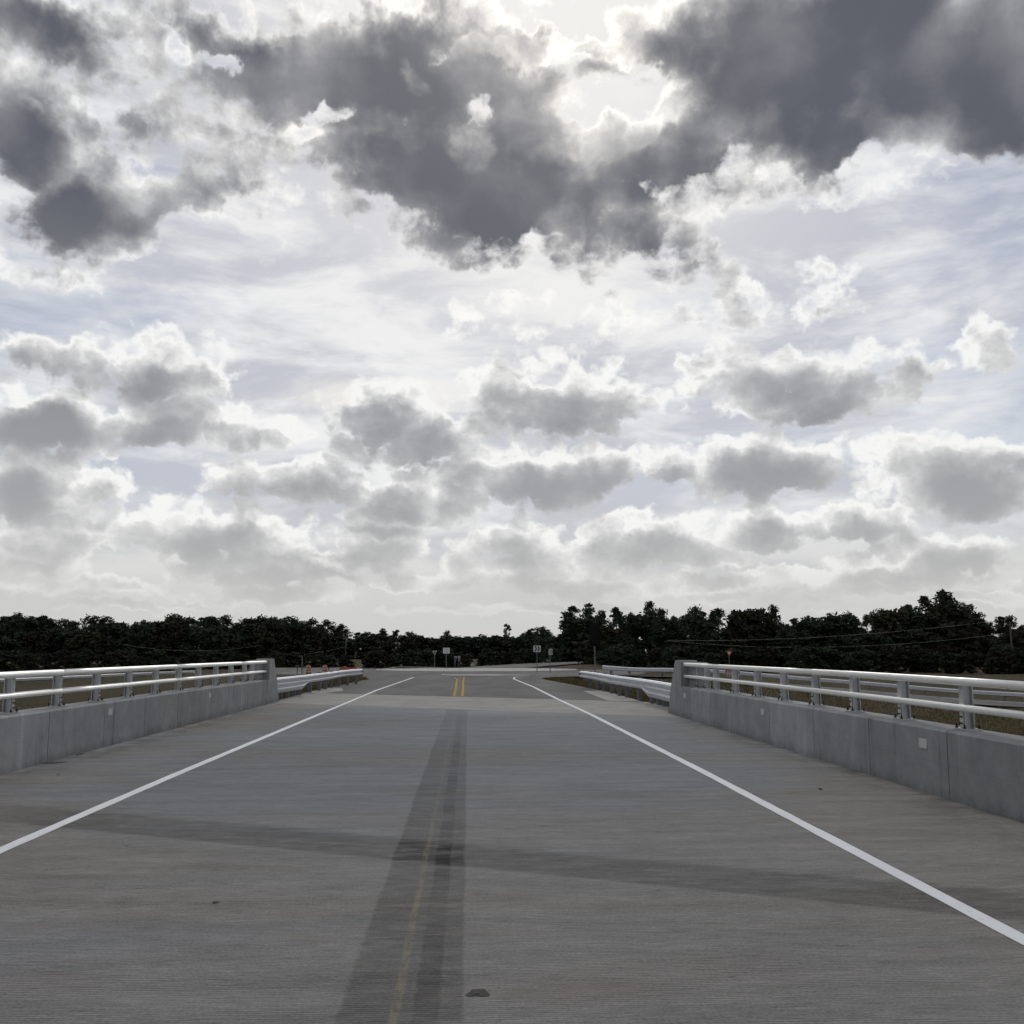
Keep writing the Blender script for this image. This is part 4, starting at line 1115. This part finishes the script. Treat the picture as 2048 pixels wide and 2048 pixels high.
def make_tree(kind, seed):
    """12 m tall prototype: trunk mesh with limbs, crown mesh of leaf faces"""
    rr = random.Random(seed); H = 12.0; tk = MB(); cr = MB()
    lean = (rr.uniform(-0.5, 0.5), rr.uniform(-0.4, 0.4))
    def axis(z): t = z / H; return Vector((lean[0] * t * t + 0.12 * math.sin(z * 0.9 + seed), lean[1] * t * t, z))
    tk.tube([axis(z) for z in (-0.6, 1.5, 4, 6.5, 9, 11.2)], [0.24, 0.19, 0.165, 0.135, 0.09, 0.03], 7)
    if kind == 'pine':
        lo, hi, n, R0 = 0.42, 1.0, 30, 2.3
    elif kind == 'broad':
        lo, hi, n, R0 = 0.10, 1.0, 70, 3.1
    elif kind == 'tall':
        lo, hi, n, R0 = 0.28, 1.0, 40, 2.1
    else:
        lo, hi, n, R0 = 0.02, 1.0, 64, 4.6
    for k in range(n):
        t = (k + rr.random()) / n; z = H * lerp(lo, hi - 0.03, t)
        if kind == 'pine': prof = math.sin(math.pi * min(1, 0.18 + 0.80 * t)) ** 0.7 * (1.05 if rr.random() < 0.75 else 1.4)
        elif kind == 'broad': prof = (math.sin(math.pi * (0.14 + 0.80 * t)) ** 0.6)
        elif kind == 'tall': prof = (0.55 + 0.5 * math.sin(math.pi * (0.1 + 0.8 * t))) * (1.0 - 0.68 * t * t)
        else: prof = math.sin(math.pi * (0.28 + 0.62 * t)) ** 0.6
        r = R0 * prof * rr.uniform(0.35, 1.08); a = rr.uniform(0, 2 * math.pi)
        base = axis(max(0.6, z - rr.uniform(0.5, 1.6))); tip = axis(z) + Vector((r * math.cos(a), r * math.sin(a), rr.uniform(-0.2, 0.4)))
        if kind != 'bush' and (k % 2 == 0):
            mid = base.lerp(tip, 0.55) + Vector((0, 0, -0.15 if kind == 'pine' else 0.15))
            tk.tube([base, mid, tip], [0.055, 0.035, 0.012], 5, caps=False)
        cnt = {'pine': 46, 'broad': 44, 'tall': 42, 'bush': 40}[kind]
        rad = {'pine': 0.85, 'broad': 1.0, 'tall': 0.85, 'bush': 1.35}[kind] * rr.uniform(0.7, 1.25)
        leaf_quads(cr, tip, cnt, rad, 0.30 if kind != 'bush' else 0.62, rr, 0.55 if kind == 'pine' else 0.8)
    leaf_quads(cr, axis(H - 0.35), 26, 0.55, 0.26, rr, 1.1)
    return tk.mesh('trunk'), cr.mesh('crown')

PROTO = {}
for kind, n, mats in (('pine', 4, ('leaf_pine', 'leaf_pine', 'leaf_pine', 'leaf_pine')), ('broad', 4, ('leaf_broad', 'leaf_broad', 'leaf_brown', 'leaf_broad')), ('tall', 4, ('leaf_broad', 'leaf_pine', 'leaf_broad', 'leaf_brown')), ('bush', 3, ('leaf_broad', 'leaf_brown', 'leaf_broad'))):
    PROTO[kind] = []
    for k in range(n):
        tk, cr = make_tree(kind, 17 * k + len(kind) * 101)
        tk.materials.append(M['bark']); cr.materials.append(M[mats[k]]); PROTO[kind].append((tk, cr))

def plant(kind, azm, dist, h, label, group=None, wide=1.0, which=None, name=None):
    x, y = dist * math.sin(math.radians(azm)), dist * math.cos(math.radians(azm))
    tk, cr = PROTO[kind][R.randrange(len(PROTO[kind])) if which is None else which]
    nm = name or {'pine': 'pine_tree', 'broad': 'broadleaf_tree', 'tall': 'tall_tree', 'bush': 'bush'}[kind]
    root = thing(nm, label, 'bush' if kind == 'bush' else 'tree', (x, y, terrain(x, y)), R.uniform(0, 6.28), group)
    s = h / 12.0; root.scale = (s * wide, s * wide, s)
    obj('trunk', tk, None, root); obj('crown', cr, None, root)
    return root

SIL = [(-28, 1.52), (-24, 1.52), (-22.8, 1.70), (-20.5, 1.40), (-18.3, 1.62), (-16.7, 1.38), (-15.7, 1.80), (-12.5, 1.75), (-9.5, 1.62), (-7.5, 1.35), (-5.0, 0.98), (-3.6, 1.00), (-2.6, 0.55), (-0.5, 0.50), (0.8, 0.55), (2.4, 0.62), (3.2, 0.95), (4.5, 1.05), (5.2, 1.15), (5.6, 2.0), (7.2, 2.15), (8.6, 2.0), (10.0, 2.45), (11.0, 2.35), (12.2, 2.05), (13.2, 2.40), (14.6, 2.15), (15.5, 2.1), (16.8, 2.2), (17.8, 2.05), (18.6, 1.75), (20.5, 2.05), (22.5, 2.2), (23.6, 2.35), (25.0, 2.65), (25.9, 2.6), (26.8, 2.1), (28.0, 1.85), (29.0, 1.6), (33, 1.7)]
def sil(a): return interp(SIL, a)
def row(a0, a1, step, dist_f, kinds, drop, label, group, jit=0.3, wide=1.0):
    a = a0
    while a < a1:
        az_ = a + R.uniform(-jit, jit) * step; dist = dist_f(az_) + R.uniform(-8, 8)
        x, y = dist * math.sin(math.radians(az_)), dist * math.cos(math.radians(az_))
        top = EYE + dist * math.tan(math.radians(sil(az_))) - drop * R.uniform(0.2, 1.6) + (R.uniform(-1.3, 1.0) if drop < 3 else R.uniform(-0.3, 0.5))
        h = max(2.0, top - terrain(x, y))
        plant(R.choice(kinds), az_, dist, h, label, group, wide * R.uniform(0.85, 1.2) * (1.0 if h > 7 else 1.3))
        a += step
dl = lambda a: 285 + 50 * sstep(a, -12, 3)
dr = lambda a: 200.0
row(-28.5, 4.8, 0.68, dl, ['pine', 'broad', 'broad', 'broad'], 0.5, 'dark tree in the front of the wood along the left horizon', 'front trees of the left wood', 0.45, 1.25)
row(-28.5, 5.0, 0.80, lambda a: dl(a) + 32, ['broad', 'pine', 'broad'], 1.0, 'dark tree deeper in the wood along the left horizon', 'back trees of the left wood', 0.45, 1.3)
row(-28.5, 5.2, 0.62, lambda a: dl(a) - 16, ['bush'], 3.6, 'dark bush at the foot of the left wood', 'bushes of the left wood', 0.4, 1.35)
row(5.9, 33.0, 0.78, dr, ['tall', 'tall', 'tall', 'pine', 'broad'], 0.6, 'dark tall tree in the front of the wood on the right', 'front trees of the right wood', 0.45, 0.92)
row(6.1, 33.0, 1.10, lambda a: dr(a) + 24, ['tall', 'broad'], 3.4, 'dark tree deeper in the wood on the right', 'back trees of the right wood', 0.4, 1.1)
row(5.4, 33.0, 0.75, lambda a: dr(a) - 12, ['bush'], 3.9, 'dark bush at the foot of the right wood', 'bushes of the right wood', 0.4, 1.2)
def low_row(a0, a1, step, dist, h0, h1, label, group):
    a = a0
    while a < a1:
        plant('bush', a + R.uniform(-0.4, 0.4) * step, dist + R.uniform(-6, 6), R.uniform(h0, h1), label, group, R.uniform(1.5, 2.1)); a += step
low_row(7.0, 33.0, 0.85, 142, 2.2, 3.4, 'low dark bush on the field before the right wood', 'low bushes before the right wood')
low_row(-28.0, 5.0, 0.80, 158, 1.8, 2.8, 'low dark bush on the field before the left wood', 'low bushes before the left wood')
low_row(-3.4, 5.3, 0.42, 300, 5.4, 6.6, 'low dark bush of the far wood behind the roundabout', 'low far wood behind the roundabout')
# trees one can single out
plant('pine', 5.75, 196, EYE + 196 * math.tan(math.radians(2.05)) + 2.2, 'broad dark pine that begins the right wood, nearest the covered sign', wide=1.15, which=0)
plant('pine', 6.75, 197, EYE + 197 * math.tan(math.radians(2.15)) + 2.2, 'dark pine just left above the black covered sign', wide=1.1, which=1)
plant('pine', 2.15, 330, EYE + 330 * math.tan(math.radians(1.28)) + 2.0, 'lone thin pine standing above the low woods in the middle', wide=0.72, which=2)
plant('pine', 3.5, 325, EYE + 325 * math.tan(math.radians(1.02)) + 2.0, 'small pine right of the lone thin pine', wide=0.9, which=2)
plant('pine', 4.25, 325, EYE + 325 * math.tan(math.radians(1.10)) + 2.0, 'round pine between the lone thin pine and the right wood', wide=0.95, which=3)
plant('tall', 25.3, 188, EYE + 188 * math.tan(math.radians(2.55)) + 2.6, 'highest tree of the right wood, near the right edge', wide=1.25, which=0)
plant('broad', -1.1, 330, EYE + 330 * math.tan(math.radians(0.86)) + 2.0, 'rounded dark tree above the low woods behind the square white sign', wide=0.75, which=0)

# ---------------------------------------------------------------- grass blades (uncountable)
def grass(name, label, spots, n, hmin, hmax, seed, mat='grass_blade', dens=3):
    rr = random.Random(seed); mb = MB(); c = 0; tries = 0
    while c < n and tries < n * 6:
        tries += 1
        s = spots(rr)
        if s is None: continue
        x, y = s; z = terrain(x, y) - 0.01; c += 1
        for _ in range(dens):
            a = rr.uniform(0, 6.28); w = rr.uniform(0.012, 0.03); h = rr.uniform(hmin, hmax); bx, by = x + rr.uniform(-.1, .1), y + rr.uniform(-.1, .1)
            l = rr.uniform(-0.5, 0.5) * h; ca, sa = math.cos(a), math.sin(a)
            mb.add([(bx - w * ca, by - w * sa, z), (bx + w * ca, by + w * sa, z), (bx + l * sa, by - l * ca, z + h)], [(0, 1, 2)])
    o = mb.build(name, M[mat], flip=False); o['kind'] = 'stuff'; o['label'] = label; return o
def edge_spots(rr):
    y = rr.uniform(28, 66); sd = rr.choice((-1, 1))
    if sd > 0: x = interp(ROAD_R, max(y, 36)) + 0.05 + abs(rr.gauss(0, 0.9)); 
    else: x = interp(ROAD_L, max(y, 36)) - 0.05 - abs(rr.gauss(0, 0.9))
    return None if y < (34.5 if sd < 0 else 28.5) else (x, y)
grass('grass', 'short weedy grass along the shoulders under both guardrails', edge_spots, 12000, 0.08, 0.30, 3)
def field_spots(rr):
    sd = rr.choice((-1, 1, 1)); a = math.radians(rr.uniform(9, 32) if sd > 0 else rr.uniform(-26, -9)); d = rr.uniform(36, 80)
    x, y = d * math.sin(a), d * math.cos(a)
    if near_poly(x, y, RAMP_R)[0] < 5.6 or near_poly(x, y, RAMP_L)[0] < 0.6: return None
    return (x, y)
grass('field_grass', 'brown green rough grass on the low fields beside the bridge', field_spots, 26000, 0.08, 0.26, 8, dens=2)

# ---------------------------------------------------------------- small things lying on the deck
def scrap(name, label, x, y, lx, ly, lz, seed, mat='debris', rz=0.0, cat='debris'):
    rr = random.Random(seed); mb = MB(); n = 14
    top = []
    for ring, (k, z) in enumerate(((1.0, 0.0), (0.72, 0.7), (0.30, 0.9))):
        for i in range(n):
            a = 2 * math.pi * i / n; q = k * rr.uniform(0.55, 1.3)
            mb.v.append((lx / 2 * q * math.cos(a), ly / 2 * q * math.sin(a), z * lz * rr.uniform(0.45, 1.25)))
    mb.v.append((0, 0, lz * 0.5))
    for r_ in range(2):
        for i in range(n): mb.f.append((r_ * n + i, r_ * n + (i + 1) % n, (r_ + 1) * n + (i + 1) % n, (r_ + 1) * n + i)); mb.s.append(False)
    for i in range(n): mb.f.append((2 * n + i, 2 * n + (i + 1) % n, 3 * n)); mb.s.append(False)
    o = mb.build(name, M[mat], None, (x, y, zr(y) + 0.002)); o.rotation_euler = (0, 0, rz)
    return tag(o, label, cat)
scrap('debris', 'flattened dark scrap on the deck right of the old centre line, nearest the viewer', 0.06, 5.2, 0.125, 0.105, 0.006, 4)
scrap('debris', 'small dark scrap alone in the left lane of the deck', -1.64, 7.04, 0.05, 0.06, 0.005, 5)
scrap('debris', 'dark crumb on the right shoulder beside the right parapet', 4.15, 12.2, 0.05, 0.05, 0.016, 6)
scrap('debris', 'dark leaf scrap by the foot of the left parapet, at the joint', -6.0, 15.5, 0.40, 0.22, 0.012, 7)
scrap('debris', 'thin dark scrap along the left parapet foot beyond the leaf scrap', -6.08, 16.7, 0.12, 0.40, 0.012, 8)
scrap('pebble', 'small bright pebble in the left gutter', -5.35, 14.0, 0.06, 0.045, 0.02, 9, 'pebble', cat='pebble')
